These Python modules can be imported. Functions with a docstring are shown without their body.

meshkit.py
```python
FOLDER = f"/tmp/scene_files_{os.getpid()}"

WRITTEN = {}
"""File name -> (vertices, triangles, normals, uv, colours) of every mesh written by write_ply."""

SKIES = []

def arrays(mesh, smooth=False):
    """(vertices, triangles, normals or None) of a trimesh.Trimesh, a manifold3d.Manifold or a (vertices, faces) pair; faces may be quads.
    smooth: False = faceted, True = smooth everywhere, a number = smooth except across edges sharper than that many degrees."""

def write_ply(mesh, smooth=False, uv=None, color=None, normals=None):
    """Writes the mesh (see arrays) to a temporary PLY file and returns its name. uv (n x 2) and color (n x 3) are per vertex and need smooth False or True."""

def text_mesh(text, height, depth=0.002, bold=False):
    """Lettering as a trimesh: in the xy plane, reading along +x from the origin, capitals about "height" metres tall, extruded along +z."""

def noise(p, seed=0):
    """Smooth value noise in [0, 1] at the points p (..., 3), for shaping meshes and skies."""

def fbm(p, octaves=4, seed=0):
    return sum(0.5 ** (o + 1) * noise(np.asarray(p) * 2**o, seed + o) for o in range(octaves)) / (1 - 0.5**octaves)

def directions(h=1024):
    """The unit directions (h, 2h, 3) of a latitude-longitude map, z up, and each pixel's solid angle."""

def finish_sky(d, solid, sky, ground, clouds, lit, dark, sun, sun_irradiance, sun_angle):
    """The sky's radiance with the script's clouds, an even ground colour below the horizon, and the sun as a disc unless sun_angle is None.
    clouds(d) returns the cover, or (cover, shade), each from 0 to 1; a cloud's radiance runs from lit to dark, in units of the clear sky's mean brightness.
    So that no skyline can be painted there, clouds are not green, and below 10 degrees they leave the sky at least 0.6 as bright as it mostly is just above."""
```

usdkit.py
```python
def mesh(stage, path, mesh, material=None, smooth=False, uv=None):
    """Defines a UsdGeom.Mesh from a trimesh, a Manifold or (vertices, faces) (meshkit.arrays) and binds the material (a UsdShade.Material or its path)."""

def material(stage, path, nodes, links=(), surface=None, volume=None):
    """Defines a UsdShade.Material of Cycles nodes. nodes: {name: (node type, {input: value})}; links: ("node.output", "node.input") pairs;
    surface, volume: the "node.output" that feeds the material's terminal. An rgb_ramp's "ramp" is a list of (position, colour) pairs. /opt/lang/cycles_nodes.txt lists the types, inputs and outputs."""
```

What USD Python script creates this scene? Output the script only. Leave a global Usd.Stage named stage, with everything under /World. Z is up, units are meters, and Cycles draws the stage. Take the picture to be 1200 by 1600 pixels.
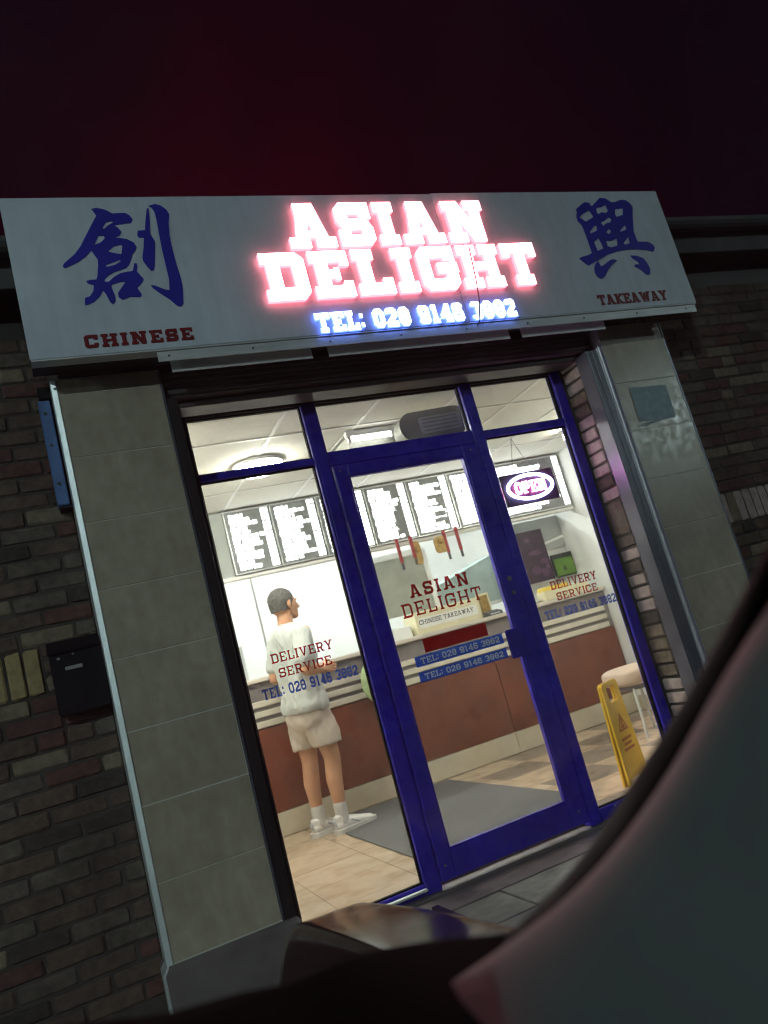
import math, random
import numpy as np
import trimesh, manifold3d
import usdkit, meshkit
from manifold3d import Manifold
from shapely.geometry import Polygon, LineString, MultiPolygon, box as sbox
from shapely.ops import unary_union
from shapely import affinity
from pxr import Usd, UsdGeom, UsdShade, UsdLux, Gf, Sdf

random.seed(7)
R = random.Random(11)
stage = Usd.Stage.CreateInMemory()
UsdGeom.SetStageUpAxis(stage, UsdGeom.Tokens.z)
UsdGeom.SetStageMetersPerUnit(stage, 1.0)
world = UsdGeom.Xform.Define(stage, '/World')
stage.SetDefaultPrim(world.GetPrim())

# ------------------------------------------------------------------ camera
EYE = (0.0, -3.75, 1.105)
RIGHT = (0.8995897, -0.35046337, -0.26060276)
DOWN = (-0.17237108, 0.26335023, -0.94917589)
FWD = (0.40128117, 0.89878923, 0.17649741)
cam = UsdGeom.Camera.Define(stage, '/World/camera')
cam.CreateHorizontalApertureAttr(36.0)
cam.CreateVerticalApertureAttr(48.0)
cam.CreateFocalLengthAttr(36.0 * 1218.15 / 1200.0)
cam.CreateClippingRangeAttr(Gf.Vec2f(0.02, 500))
cam.CreateFStopAttr(4.5)
cam.CreateFocusDistanceAttr(3.0)
cam.CreateExposureAttr(0.0)
m4 = Gf.Matrix4d(*RIGHT, 0, *[-c for c in DOWN], 0, *[-c for c in FWD], 0, *EYE, 1)
cam.AddTransformOp().Set(m4)

# ------------------------------------------------------------------ sky: a night sky, the sun well below the horizon, dim town glow, the red bloom of the sign painted in
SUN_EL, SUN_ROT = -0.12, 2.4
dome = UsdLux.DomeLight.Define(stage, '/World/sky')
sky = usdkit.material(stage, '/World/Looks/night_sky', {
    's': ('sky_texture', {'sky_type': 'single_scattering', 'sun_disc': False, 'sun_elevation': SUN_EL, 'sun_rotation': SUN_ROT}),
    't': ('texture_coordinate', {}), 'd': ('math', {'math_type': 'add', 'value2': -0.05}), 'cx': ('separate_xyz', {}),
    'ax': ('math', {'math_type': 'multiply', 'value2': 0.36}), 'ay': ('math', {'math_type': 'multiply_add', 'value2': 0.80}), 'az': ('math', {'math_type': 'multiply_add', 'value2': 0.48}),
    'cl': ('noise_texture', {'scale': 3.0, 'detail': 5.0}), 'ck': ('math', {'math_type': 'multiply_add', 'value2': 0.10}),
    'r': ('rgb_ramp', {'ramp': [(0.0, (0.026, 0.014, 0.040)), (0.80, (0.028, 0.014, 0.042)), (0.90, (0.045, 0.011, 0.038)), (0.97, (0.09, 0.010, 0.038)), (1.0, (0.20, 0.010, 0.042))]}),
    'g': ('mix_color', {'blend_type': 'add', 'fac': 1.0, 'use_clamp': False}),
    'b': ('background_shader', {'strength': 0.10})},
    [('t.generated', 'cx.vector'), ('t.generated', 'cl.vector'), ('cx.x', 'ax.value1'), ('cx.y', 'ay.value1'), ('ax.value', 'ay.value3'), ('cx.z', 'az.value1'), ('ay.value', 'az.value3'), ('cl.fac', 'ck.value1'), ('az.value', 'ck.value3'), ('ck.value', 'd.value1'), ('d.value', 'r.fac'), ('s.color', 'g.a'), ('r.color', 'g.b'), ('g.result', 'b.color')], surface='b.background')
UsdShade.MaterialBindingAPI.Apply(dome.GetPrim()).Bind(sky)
dome.GetPrim().SetCustomDataByKey('kind', 'structure')

# ------------------------------------------------------------------ helpers
used = {}
def numbered(parent, name):
    k = (parent, name); n = used.get(k, 0); used[k] = n + 1
    return name if n == 0 else f'{name}_{n:03d}'
def data(p, label=None, cat=None, group=None, kind=None):
    for k, v in (('label', label), ('category', cat), ('group', group), ('kind', kind)):
        if v: p.SetCustomDataByKey(k, v)
    return p
def path(parent): return '/World' if parent is None else str(parent.GetPath())
def obj(name, mesh, mat, parent=None, smooth=False, **kw):
    par = path(parent)
    m = usdkit.mesh(stage, f'{par}/{numbered(par, name)}', mesh, mat, smooth)
    return data(m.GetPrim(), **kw)
def thing(name, label=None, cat=None, loc=(0, 0, 0), rz=0, group=None, kind=None, parent=None):
    par = path(parent)
    x = UsdGeom.Xform.Define(stage, f'{par}/{numbered(par, name)}')
    if parent is None:
        x.AddTranslateOp().Set(Gf.Vec3d(*loc)); x.AddRotateZOp().Set(rz)
    return data(x.GetPrim(), label, cat, group, kind)

def cat(*ms):
    ms = [m for m in ms if m is not None]
    return trimesh.util.concatenate([as_tm(m) for m in ms])
def as_tm(m):
    if isinstance(m, trimesh.Trimesh): return m
    v, f, _ = meshkit.arrays(m)
    return trimesh.Trimesh(v, f, process=False)
def bx(x0, x1, y0, y1, z0, z1, c=0.0):
    """a box, its edges chamfered by c"""
    if x1 < x0: x0, x1 = x1, x0
    if y1 < y0: y0, y1 = y1, y0
    if z1 < z0: z0, z1 = z1, z0
    if c <= 0:
        b = trimesh.creation.box((x1-x0, y1-y0, z1-z0)); b.apply_translation(((x0+x1)/2, (y0+y1)/2, (z0+z1)/2)); return b
    P = []
    for X, sx in ((x0, 1), (x1, -1)):
        for Y, sy in ((y0, 1), (y1, -1)):
            for Z, sz in ((z0, 1), (z1, -1)):
                P += [(X, Y+sy*c, Z+sz*c), (X+sx*c, Y, Z+sz*c), (X+sx*c, Y+sy*c, Z)]
    return trimesh.convex.convex_hull(np.array(P))
def cyl(p, q, r, n=12, r2=None):
    p, q = np.array(p, float), np.array(q, float)
    L = np.linalg.norm(q-p)
    a = np.linspace(0, 2*np.pi, n, endpoint=False)
    r2 = r if r2 is None else r2
    v = np.vstack([np.c_[r*np.cos(a), r*np.sin(a), 0*a], np.c_[r2*np.cos(a), r2*np.sin(a), 0*a+L], [[0, 0, 0], [0, 0, L]]])
    f = []
    for i in range(n):
        j = (i+1) % n
        f += [(i, j, n+j), (i, n+j, n+i), (2*n, j, i), (2*n+1, n+i, n+j)]
    T = trimesh.geometry.align_vectors([0, 0, 1], (q-p)/L); T[:3, 3] = p
    t = trimesh.Trimesh(v, f, process=False); t.apply_transform(T); return t
def tube(pts, r, n=8):
    return cat(*[cyl(a, b, r, n) for a, b in zip(pts[:-1], pts[1:])], *[ball(p, r*1.001, 1) for p in pts[1:-1]])
def ball(c, r, k=2, s=(1, 1, 1)):
    b = trimesh.creation.icosphere(subdivisions=k, radius=1.0); b.apply_scale(np.array(s)*r); b.apply_translation(c); return b
def polys(g):
    if g.is_empty: return []
    return [p for p in (g.geoms if hasattr(g, 'geoms') else [g]) if isinstance(p, Polygon) and p.area > 1e-8]
def flat(g, y0, y1):
    """a shapely shape drawn in (x, z), standing between y0 (the side towards the street) and y1"""
    out = []
    for p in polys(g):
        e = trimesh.creation.extrude_polygon(p, abs(y1-y0), engine='earcut')
        v = e.vertices; e.vertices = np.c_[v[:, 0], max(y0, y1)-v[:, 2], v[:, 1]]
        out.append(e)
    m = trimesh.util.concatenate(out); 
    return m
def flat_split(g, y0, y1):
    """front faces and side walls of flat() as two meshes"""
    m = flat(g, y0, y1); n = m.face_normals
    fr = np.abs(n[:, 1]) > 0.9
    front = fr & (n[:, 1] < 0)
    return m.submesh([np.where(front)[0]], append=True), m.submesh([np.where(~front)[0]], append=True)
def xform(m, loc=(0, 0, 0), rz=0, rx=0, ry=0, s=1):
    m = as_tm(m).copy(); m.apply_scale(s)
    for a, ax in ((rx, (1, 0, 0)), (ry, (0, 1, 0)), (rz, (0, 0, 1))):
        if a: m.apply_transform(trimesh.transformations.rotation_matrix(math.radians(a), ax))
    m.apply_translation(loc); return m

# ------------------------------------------------------------------ materials
M = {}
def mat(name, color, rough=0.5, metal=0.0, var=0.12, scale=6.0, bump=0.0, bscale=80.0, spec=0.5, coat=0.0, rvar=0.0, color2=None, detail=4, sheen=0, stretch=None, stain=None):
    c = np.array(color, float)
    lo = np.array(color2, float) if color2 is not None else c*(1-var)
    hi = c*(1+var) if color2 is None else c
    nodes = {'g': ('geometry', {}), 'n': ('noise_texture', {'scale': float(scale), 'detail': float(detail), 'roughness': 0.6}),
             'r': ('rgb_ramp', {'ramp': [(0.3, tuple(lo)), (0.7, tuple(hi))]}),
             'p': ('principled_bsdf', {'metallic': float(metal), 'roughness': float(rough), 'specular_ior_level': float(spec), 'coat_weight': float(coat), 'sheen_weight': float(sheen)})}
    links = [('n.fac', 'r.fac'), ('r.color', 'p.base_color')]
    if stretch:
        nodes['m'] = ('mapping', {'scale': stretch}); links += [('g.position', 'm.vector'), ('m.vector', 'n.vector')]
    else: links += [('g.position', 'n.vector')]
    if stain:
        nodes['sn'] = ('noise_texture', {'scale': float(stain[0]), 'detail': 6.0, 'roughness': 0.65}); nodes['sr'] = ('rgb_ramp', {'ramp': [(0.32, (stain[1],)*3), (0.62, (1.0,)*3)]})
        nodes['sm'] = ('mix_color', {'blend_type': 'multiply', 'fac': 1.0})
        links = [l for l in links if l[1] != 'p.base_color']+[('g.position', 'sn.vector'), ('sn.fac', 'sr.fac'), ('r.color', 'sm.a'), ('sr.color', 'sm.b'), ('sm.result', 'p.base_color')]
    if rvar:
        nodes['n3'] = ('noise_texture', {'scale': float(scale)*2.3, 'detail': 5.0}); nodes['mr'] = ('map_range', {'from_min': 0.3, 'from_max': 0.7, 'to_min': max(rough-rvar, 0.02), 'to_max': rough+rvar, 'clamp': True})
        links += [('g.position', 'n3.vector'), ('n3.fac', 'mr.value'), ('mr.result', 'p.roughness')]
    if bump:
        nodes['n2'] = ('noise_texture', {'scale': float(bscale), 'detail': 4.0}); nodes['b'] = ('bump', {'strength': float(bump), 'distance': 0.004})
        links += [('g.position', 'n2.vector'), ('n2.fac', 'b.height'), ('b.normal', 'p.normal')]
    M[name] = usdkit.material(stage, f'/World/Looks/{name}', nodes, links, surface='p.BSDF'); return M[name]
def glow(name, color, strength):
    M[name] = usdkit.material(stage, f'/World/Looks/{name}', {'e': ('emission', {'color': tuple(color), 'strength': float(strength)})}, surface='e.emission'); return M[name]
def pane(name, tint=(0.97, 0.98, 0.97), f0=0.035, dirt=0.018):
    """thin clear glass: see-through, with a reflection that grows towards grazing angles"""
    M[name] = usdkit.material(stage, f'/World/Looks/{name}', {
        't': ('transparent_bsdf', {'color': tint}), 'gl': ('glossy_bsdf', {'color': (1, 1, 1), 'roughness': 0.01}), 'w': ('layer_weight', {'blend': 0.5}),
        'dn': ('noise_texture', {'scale': 3.5, 'detail': 6.0, 'roughness': 0.7, 'distortion': 0.6}), 'ge': ('geometry', {}), 'dr': ('map_range', {'from_min': 0.35, 'from_max': 0.75, 'to_min': 0.004, 'to_max': dirt, 'clamp': True}), 'tr': ('translucent_bsdf', {'color': (0.8, 0.8, 0.8)}), 'dm': ('mix_closure', {}),
        'p': ('math', {'math_type': 'power', 'value2': 5.0}), 'k': ('math', {'math_type': 'multiply_add', 'value2': 1-f0, 'value3': f0}), 'm': ('mix_closure', {})},
        [('w.facing', 'p.value1'), ('p.value', 'k.value1'), ('k.value', 'm.fac'), ('ge.position', 'dn.vector'), ('dn.fac', 'dr.value'), ('dr.result', 'dm.fac'), ('t.BSDF', 'dm.closure1'), ('tr.BSDF', 'dm.closure2'), ('dm.closure', 'm.closure1'), ('gl.BSDF', 'm.closure2')], surface='m.closure'); return M[name]

mat('brick_brown', (0.1275, 0.0863, 0.0638), 0.9, var=0.32, scale=30, bump=0.9, bscale=110, stain=(2.2, .55))
mat('brick_red', (0.125, 0.060, 0.048), 0.9, var=0.32, scale=30, bump=0.9, bscale=110, stain=(2.2, .55))
mat('brick_buff', (0.20, 0.155, 0.11), 0.9, var=0.30, scale=24, bump=0.7, bscale=140)
mat('brick_grey', (0.135, 0.105, 0.082), 0.9, var=0.32, scale=30, bump=0.9, bscale=110, stain=(2.2, .55))
mat('brick_dark', (0.062, 0.048, 0.040), 0.9, var=0.32, scale=30, bump=0.9, bscale=110, stain=(2.2, .55))
mat('brick_yellow', (0.36, 0.27, 0.13), 0.85, var=0.22, scale=24, bump=0.6, bscale=140)
mat('brick_pale', (0.42, 0.33, 0.30), 0.85, var=0.2, scale=24, bump=0.6, bscale=140)
mat('mortar', (0.066, 0.057, 0.048), 0.95, var=0.3, scale=14, bump=0.6, bscale=200)
mat('tile_olive', (0.48, 0.41, 0.315), 0.28, var=0.10, scale=9, stretch=(2.2, 2.2, .7), stain=(1.7, .72), rvar=0.08, bump=0.05, bscale=18, spec=0.5)
mat('tile_plinth', (0.17, 0.14, 0.14), 0.35, var=0.2, scale=4, rvar=0.1)
mat('grout', (0.62, 0.60, 0.54), 0.9)
mat('trim_white', (0.86, 0.90, 0.90), 0.55, metal=0.85, var=0.08, scale=9)
mat('trim_steel', (0.66, 0.63, 0.72), 0.40, metal=0.85, var=0.12, scale=9)
mat('sign_panel', (0.71, 0.77, 0.86), 0.35, var=0.07, scale=6, stretch=(3, 3, .3), stain=(1.1, .82), rvar=0.08)
mat('sign_metal', (0.72, 0.72, 0.73), 0.4, metal=0.25, var=0.12, scale=5, stretch=(1, 12, 12))
mat('sign_dark', (0.06, 0.05, 0.055), 0.5, var=0.25, scale=4)
mat('letter_blue', (0.028, 0.034, 0.44), 0.4, var=0.1)
mat('letter_red', (0.21, 0.016, 0.022), 0.4, var=0.1)
mat('vinyl_white', (0.8, 0.8, 0.8), 0.4, var=0.05)
mat('vinyl_black', (0.03, 0.03, 0.04), 0.4, var=0.05)
mat('frame_blue', (0.048, 0.030, 0.50), 0.34, var=0.18, scale=7, rvar=0.12, coat=0.1, stain=(2.5, .6), bump=0.08, bscale=25)
mat('frame_dark', (0.022, 0.016, 0.018), 0.45, var=0.2)
mat('shutter_maroon', (0.11, 0.085, 0.085), 0.42, var=0.25, scale=5, stretch=(0.5, 4, 6))
mat('guide_grey', (0.125, 0.125, 0.155), 0.36, metal=0.3, var=0.15, scale=6)
mat('black_plastic', (0.006, 0.006, 0.010), 0.5, var=0.2, spec=0.2)
mat('dull_chrome', (0.55, 0.55, 0.55), 0.25, metal=0.9, var=0.1)
mat('panel_blue', (0.08, 0.16, 0.36), 0.5, var=0.2, scale=9)
mat('notice_paper', (0.36, 0.46, 0.50), 0.55, var=0.18, scale=26, spec=0.3)
mat('fascia_grey', (0.06, 0.062, 0.066), 0.6, var=0.2)
mat('roof_slate', (0.045, 0.045, 0.05), 0.7, var=0.25)
mat('paving', (0.17, 0.165, 0.155), 0.75, var=0.25, scale=11, bump=0.5, bscale=120, rvar=0.15)
mat('kerb_stone', (0.25, 0.25, 0.24), 0.8, var=0.2, scale=12, bump=0.3)
mat('asphalt', (0.05, 0.05, 0.052), 0.75, var=0.3, scale=30, bump=0.7, bscale=260)
# inside
mat('wall_cream', (0.66, 0.64, 0.57), 0.7, var=0.06, scale=2)
mat('wall_white', (0.80, 0.81, 0.80), 0.6, var=0.04, scale=2)
mat('wall_grey', (0.36, 0.38, 0.37), 0.6, var=0.12, scale=3)
mat('ceiling_tile', (0.68, 0.67, 0.62), 0.85, var=0.05, scale=30, bump=0.3, bscale=120)
mat('ceiling_grid', (0.80, 0.80, 0.78), 0.5, var=0.04)
mat('floor_beige', (0.44, 0.325, 0.225), 0.32, var=0.10, scale=3, rvar=0.1)
mat('floor_beige_light', (0.47, 0.36, 0.255), 0.32, var=0.10, scale=3, rvar=0.1)
mat('floor_dark', (0.20, 0.155, 0.12), 0.35, var=0.12, scale=3, rvar=0.1)
mat('floor_grout', (0.30, 0.25, 0.19), 0.9)
mat('mat_grey', (0.10, 0.098, 0.098), 0.95, var=0.15, scale=60, bump=0.8, bscale=300)
mat('counter_brown', (0.16, 0.043, 0.022), 0.38, var=0.22, scale=2.4, rvar=0.14, stain=(4.5, .7))
mat('counter_red', (0.165, 0.033, 0.026), 0.42, var=0.28, scale=2.4, rvar=0.1)
mat('counter_dark', (0.17, 0.15, 0.15), 0.4, var=0.15)
mat('counter_top', (0.62, 0.56, 0.50), 0.3, var=0.1)
mat('strip_pale', (0.72, 0.67, 0.57), 0.3, metal=0.35, var=0.08)
mat('kick_cream', (0.55, 0.49, 0.38), 0.35, var=0.1)
mat('menu_board', (0.17, 0.18, 0.18), 0.4, var=0.18, scale=7)
mat('steel', (0.62, 0.63, 0.62), 0.35, metal=0.8, var=0.1)
mat('poster_purple', (0.024, 0.006, 0.026), 0.55, var=0.2, scale=12)
mat('poster_purple_light', (0.08, 0.03, 0.08), 0.4, var=0.25, scale=18)
mat('screen_green', (0.10, 0.21, 0.022), 0.4, var=0.2, scale=9)
mat('screen_black', (0.02, 0.025, 0.022), 0.4, var=0.2)
mat('card_cream', (0.70, 0.64, 0.44), 0.6, var=0.08)
mat('card_white', (0.78, 0.78, 0.76), 0.6, var=0.05)
mat('card_yellow', (0.75, 0.55, 0.10), 0.6, var=0.08)
mat('grey_board', (0.30, 0.31, 0.27), 0.35, var=0.22, scale=3)
mat('slate_blue', (0.30, 0.38, 0.38), 0.4, var=0.22, scale=3)
mat('red_cord', (0.26, 0.012, 0.02), 0.6)
mat('gold', (0.30, 0.19, 0.06), 0.4, metal=0.4, var=0.35, scale=40)
mat('bag_green', (0.44, 0.58, 0.30), 0.55, var=0.3, scale=14)
mat('unit_dark', (0.26, 0.265, 0.25), 0.45, var=0.15)
mat('unit_grey', (0.42, 0.45, 0.48), 0.4, var=0.15)
mat('duct_grey', (0.30, 0.30, 0.28), 0.6, var=0.1)
mat('yellow_plastic', (0.80, 0.47, 0.016), 0.38, var=0.1)
mat('print_orange', (0.45, 0.13, 0.02), 0.5)
mat('stool_cream', (0.62, 0.47, 0.37), 0.45, var=0.08)
# person
mat('skin', (0.52, 0.27, 0.16), 0.55, var=0.08, scale=14)
mat('hair_grey', (0.085, 0.08, 0.075), 0.75, var=0.35, scale=120, bump=0.8, bscale=400)
mat('shirt', (0.50, 0.52, 0.50), 0.85, var=0.05, scale=6, bump=0.2, bscale=60)
mat('shorts', (0.50, 0.43, 0.37), 0.85, var=0.08, scale=8, bump=0.2, bscale=60)
mat('shoe_white', (0.74, 0.72, 0.70), 0.5, var=0.06)
mat('shoe_sole', (0.62, 0.61, 0.60), 0.7, var=0.1)
mat('sock', (0.55, 0.54, 0.52), 0.9, var=0.05)
# car
mat('car_paint', (0.026, 0.007, 0.009), 0.15, var=0.1, scale=3, spec=0.35, rvar=0.06, bump=0.02, bscale=6)
mat('dash_black', (0.003, 0.0028, 0.004), 0.8, var=0.2, scale=60, spec=0.05)
mat('trim_fabric', (0.50, 0.56, 0.54), 0.85, var=0.10, scale=3, bump=0.15, bscale=500)
mat('rubber', (0.004, 0.0035, 0.005), 0.7, var=0.2, spec=0.15)
mat('lamp_metal', (0.12, 0.13, 0.13), 0.5, metal=0.5)
# things that give off light
glow('letter_glow_red', (1.0, 0.20, 0.23), 18.0)
glow('letter_side_red', (1.0, 0.20, 0.25), 3.8)
glow('letter_glow_blue', (0.62, 0.75, 1.0), 4.5)
glow('letter_side_blue', (0.12, 0.22, 1.0), 3.5)
glow('menu_glow', (1.0, 1.0, 1.0), 4.0)
glow('neon_blue', (0.42, 0.45, 1.0), 12.0)
glow('neon_pink', (1.0, 0.20, 0.60), 24.0)
glow('lamp_white', (1.0, 0.96, 0.86), 120.0)
glow('tube_white', (1.0, 0.95, 0.84), 120.0)
glow('small_tube', (1.0, 0.97, 0.90), 14.0)
glow('kitchen_tube', (0.98, 1.0, 0.98), 230.0)
glow('street_glow', (0.78, 0.98, 1.0), 1380.0)
def film(name, color, tint):
    """coloured vinyl film on glass: part of the light goes through it, tinted"""
    M[name] = usdkit.material(stage, f'/World/Looks/{name}', {'t': ('transparent_bsdf', {'color': tint}), 'd': ('principled_bsdf', {'base_color': color, 'roughness': 0.4}), 'm': ('mix_closure', {'fac': 0.55})},
        [('t.BSDF', 'm.closure1'), ('d.BSDF', 'm.closure2')], surface='m.closure')
film('vinyl_red', (0.55, 0.03, 0.03), (0.75, 0.16, 0.17))
film('vinyl_blue', (0.10, 0.20, 0.75), (0.30, 0.42, 0.88))
pane('window_glass')
pane('windscreen_glass', (0.96, 0.98, 0.97), dirt=0.012)
# ------------------------------------------------------------------ lettering: a slab serif drawn from strokes, capitals one unit high
def glyph(ch, t=0.2, s=0.16):
    h = t/2; c = 0.20
    def ln(*p): return LineString(p).buffer(h, cap_style=2, join_style=2, mitre_limit=3)
    def tl(th, *p): return LineString(p).buffer(th/2, cap_style=2, join_style=2, mitre_limit=3)
    def bar(x0, x1, z0, z1): return sbox(x0, z0, x1, z1)
    o = 0.09                                   # how far serifs reach past their stem
    def serif(x, top): return bar(x-h-o, x+h+o, 1-s, 1) if top else bar(x-h-o, x+h+o, 0, s)
    def ring(W, gap=None):
        p = [(h, c+h*.4), (c+h*.4, h), (W-c-h*.4, h), (W-h, c+h*.4), (W-h, 1-c-h*.4), (W-c-h*.4, 1-h), (c+h*.4, 1-h), (h, 1-c-h*.4)]
        return ln(*p, p[0], p[1])
    x = h+o
    if ch == ' ': return 0.42, Polygon()
    if ch == 'I': W = 2*x; g = [ln((x, 0), (x, 1)), serif(x, 1), serif(x, 0)]
    elif ch == 'A':
        W = 0.98; g = [Polygon([(x-h*.9, 0), (x+h*1.0, 0), (W/2+h*.35, 1), (W/2-h*1.5, 1)]), Polygon([(W-x-h*1.1, 0), (W-x+h*1.0, 0), (W/2+h*1.15, 1), (W/2-h*.9, 1)]),
            bar(.26, W-.26, .22, .22+t*.6), bar(0, 2*x-.02, 0, s), bar(W-2*x+.02, W, 0, s), bar(W/2-h*1.9, W/2+h*1.15, 1-s, 1)]
    elif ch == 'S':
        W = 0.78; g = [ln((W-h, .64), (W-h, 1-c), (W-c, 1-h), (c, 1-h), (h, 1-c), (h, .5+c*.6), (c, .5), (W-c, .5), (W-h, .5-c*.6), (W-h, c), (W-c, h), (c, h), (h, c), (h, .36)), bar(W-h*1.1, W, .62, 1), bar(0, h*1.1, 0, .38)]
    elif ch == 'N': W = 1.0; g = [ln((x, 0), (x, 1)), ln((W-x, 0), (W-x, 1)), Polygon([(x-h, 1), (x+h*1.3, 1), (W-x+h, 0), (W-x-h*1.3, 0)]), serif(x, 0), bar(0, x, 1-s, 1), serif(W-x, 1)]
    elif ch == 'D': W = 0.86; g = [ln((x, 0), (x, 1)), ln((x, h), (W-c, h), (W-h, c), (W-h, 1-c), (W-c, 1-h), (x, 1-h)), bar(0, x, 0, s), bar(0, x, 1-s, 1)]
    elif ch == 'E': W = 0.80; g = [ln((x, 0), (x, 1)), bar(0, W, 0, s*1.05), bar(0, W, 1-s*1.05, 1), bar(x, W*.72, .5-t*.36, .5+t*.36), bar(W-t*.72, W, 0, .34), bar(W-t*.72, W, .66, 1), bar(W*.72-t*.4, W*.72, .36, .64)]
    elif ch == 'L': W = 0.76; g = [ln((x, 0), (x, 1)), serif(x, 1), bar(0, W, 0, s*1.05), bar(W-t*.8, W, 0, .36)]
    elif ch == 'G': W = 0.86; g = [ln((W-h, .66), (W-h, 1-c), (W-c, 1-h), (c, 1-h), (h, 1-c), (h, c), (c, h), (W-c, h), (W-h, c), (W-h, .5)), bar(W*.48, W+.03, .5-s*.5, .5+s*.5), bar(W-h, W, .64, 1)]
    elif ch == 'C': W = 0.82; g = [ln((W-h, .64), (W-h, 1-c), (W-c, 1-h), (c, 1-h), (h, 1-c), (h, c), (c, h), (W-c, h), (W-h, c), (W-h, .36)), bar(W-h, W, .62, 1)]
    elif ch == 'H': W = 0.98; g = [ln((x, 0), (x, 1)), ln((W-x, 0), (W-x, 1)), bar(x, W-x, .5-t*.36, .5+t*.36)] + [serif(a, b) for a in (x, W-x) for b in (0, 1)]
    elif ch == 'T': W = 0.86; g = [ln((W/2, 0), (W/2, 1)), serif(W/2, 0), bar(0, W, 1-s*1.05, 1), bar(0, t*.72, .66, 1), bar(W-t*.72, W, .66, 1)]
    elif ch == 'K': W = 0.94; g = [ln((x, 0), (x, 1)), tl(t, (x, .40), (W-x, .98)), tl(t, (x+.14, .55), (W-x, .02)), serif(x, 0), serif(x, 1), bar(W-2*x+.04, W, 0, s), bar(W-2*x+.04, W, 1-s, 1)]
    elif ch in 'RP':
        W = 0.88 if ch == 'R' else .82; b = W-.06; g = [ln((x, 0), (x, 1)), ln((x, 1-h), (b-c, 1-h), (b-h, 1-c), (b-h, .5+c*.5), (b-c, .45), (x, .45)), serif(x, 0), bar(0, x, 1-s, 1)]
        if ch == 'R': g += [tl(t, (b-.34, .46), (b-h-.02, .04)), bar(b-t-.02, W+.03, 0, s)]
    elif ch in 'VY':
        W = 0.96
        if ch == 'V': g = [Polygon([(x-h, 1), (x+h, 1), (W/2+h*.8, 0), (W/2-h*.8, 0)]), Polygon([(W-x-h, 1), (W-x+h, 1), (W/2+h*.8, 0), (W/2-h*.8, 0)])]
        else: g = [ln((W/2, 0), (W/2, .46)), tl(t, (x, .98), (W/2, .40)), tl(t, (W-x, .98), (W/2, .40)), serif(W/2, 0)]
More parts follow.
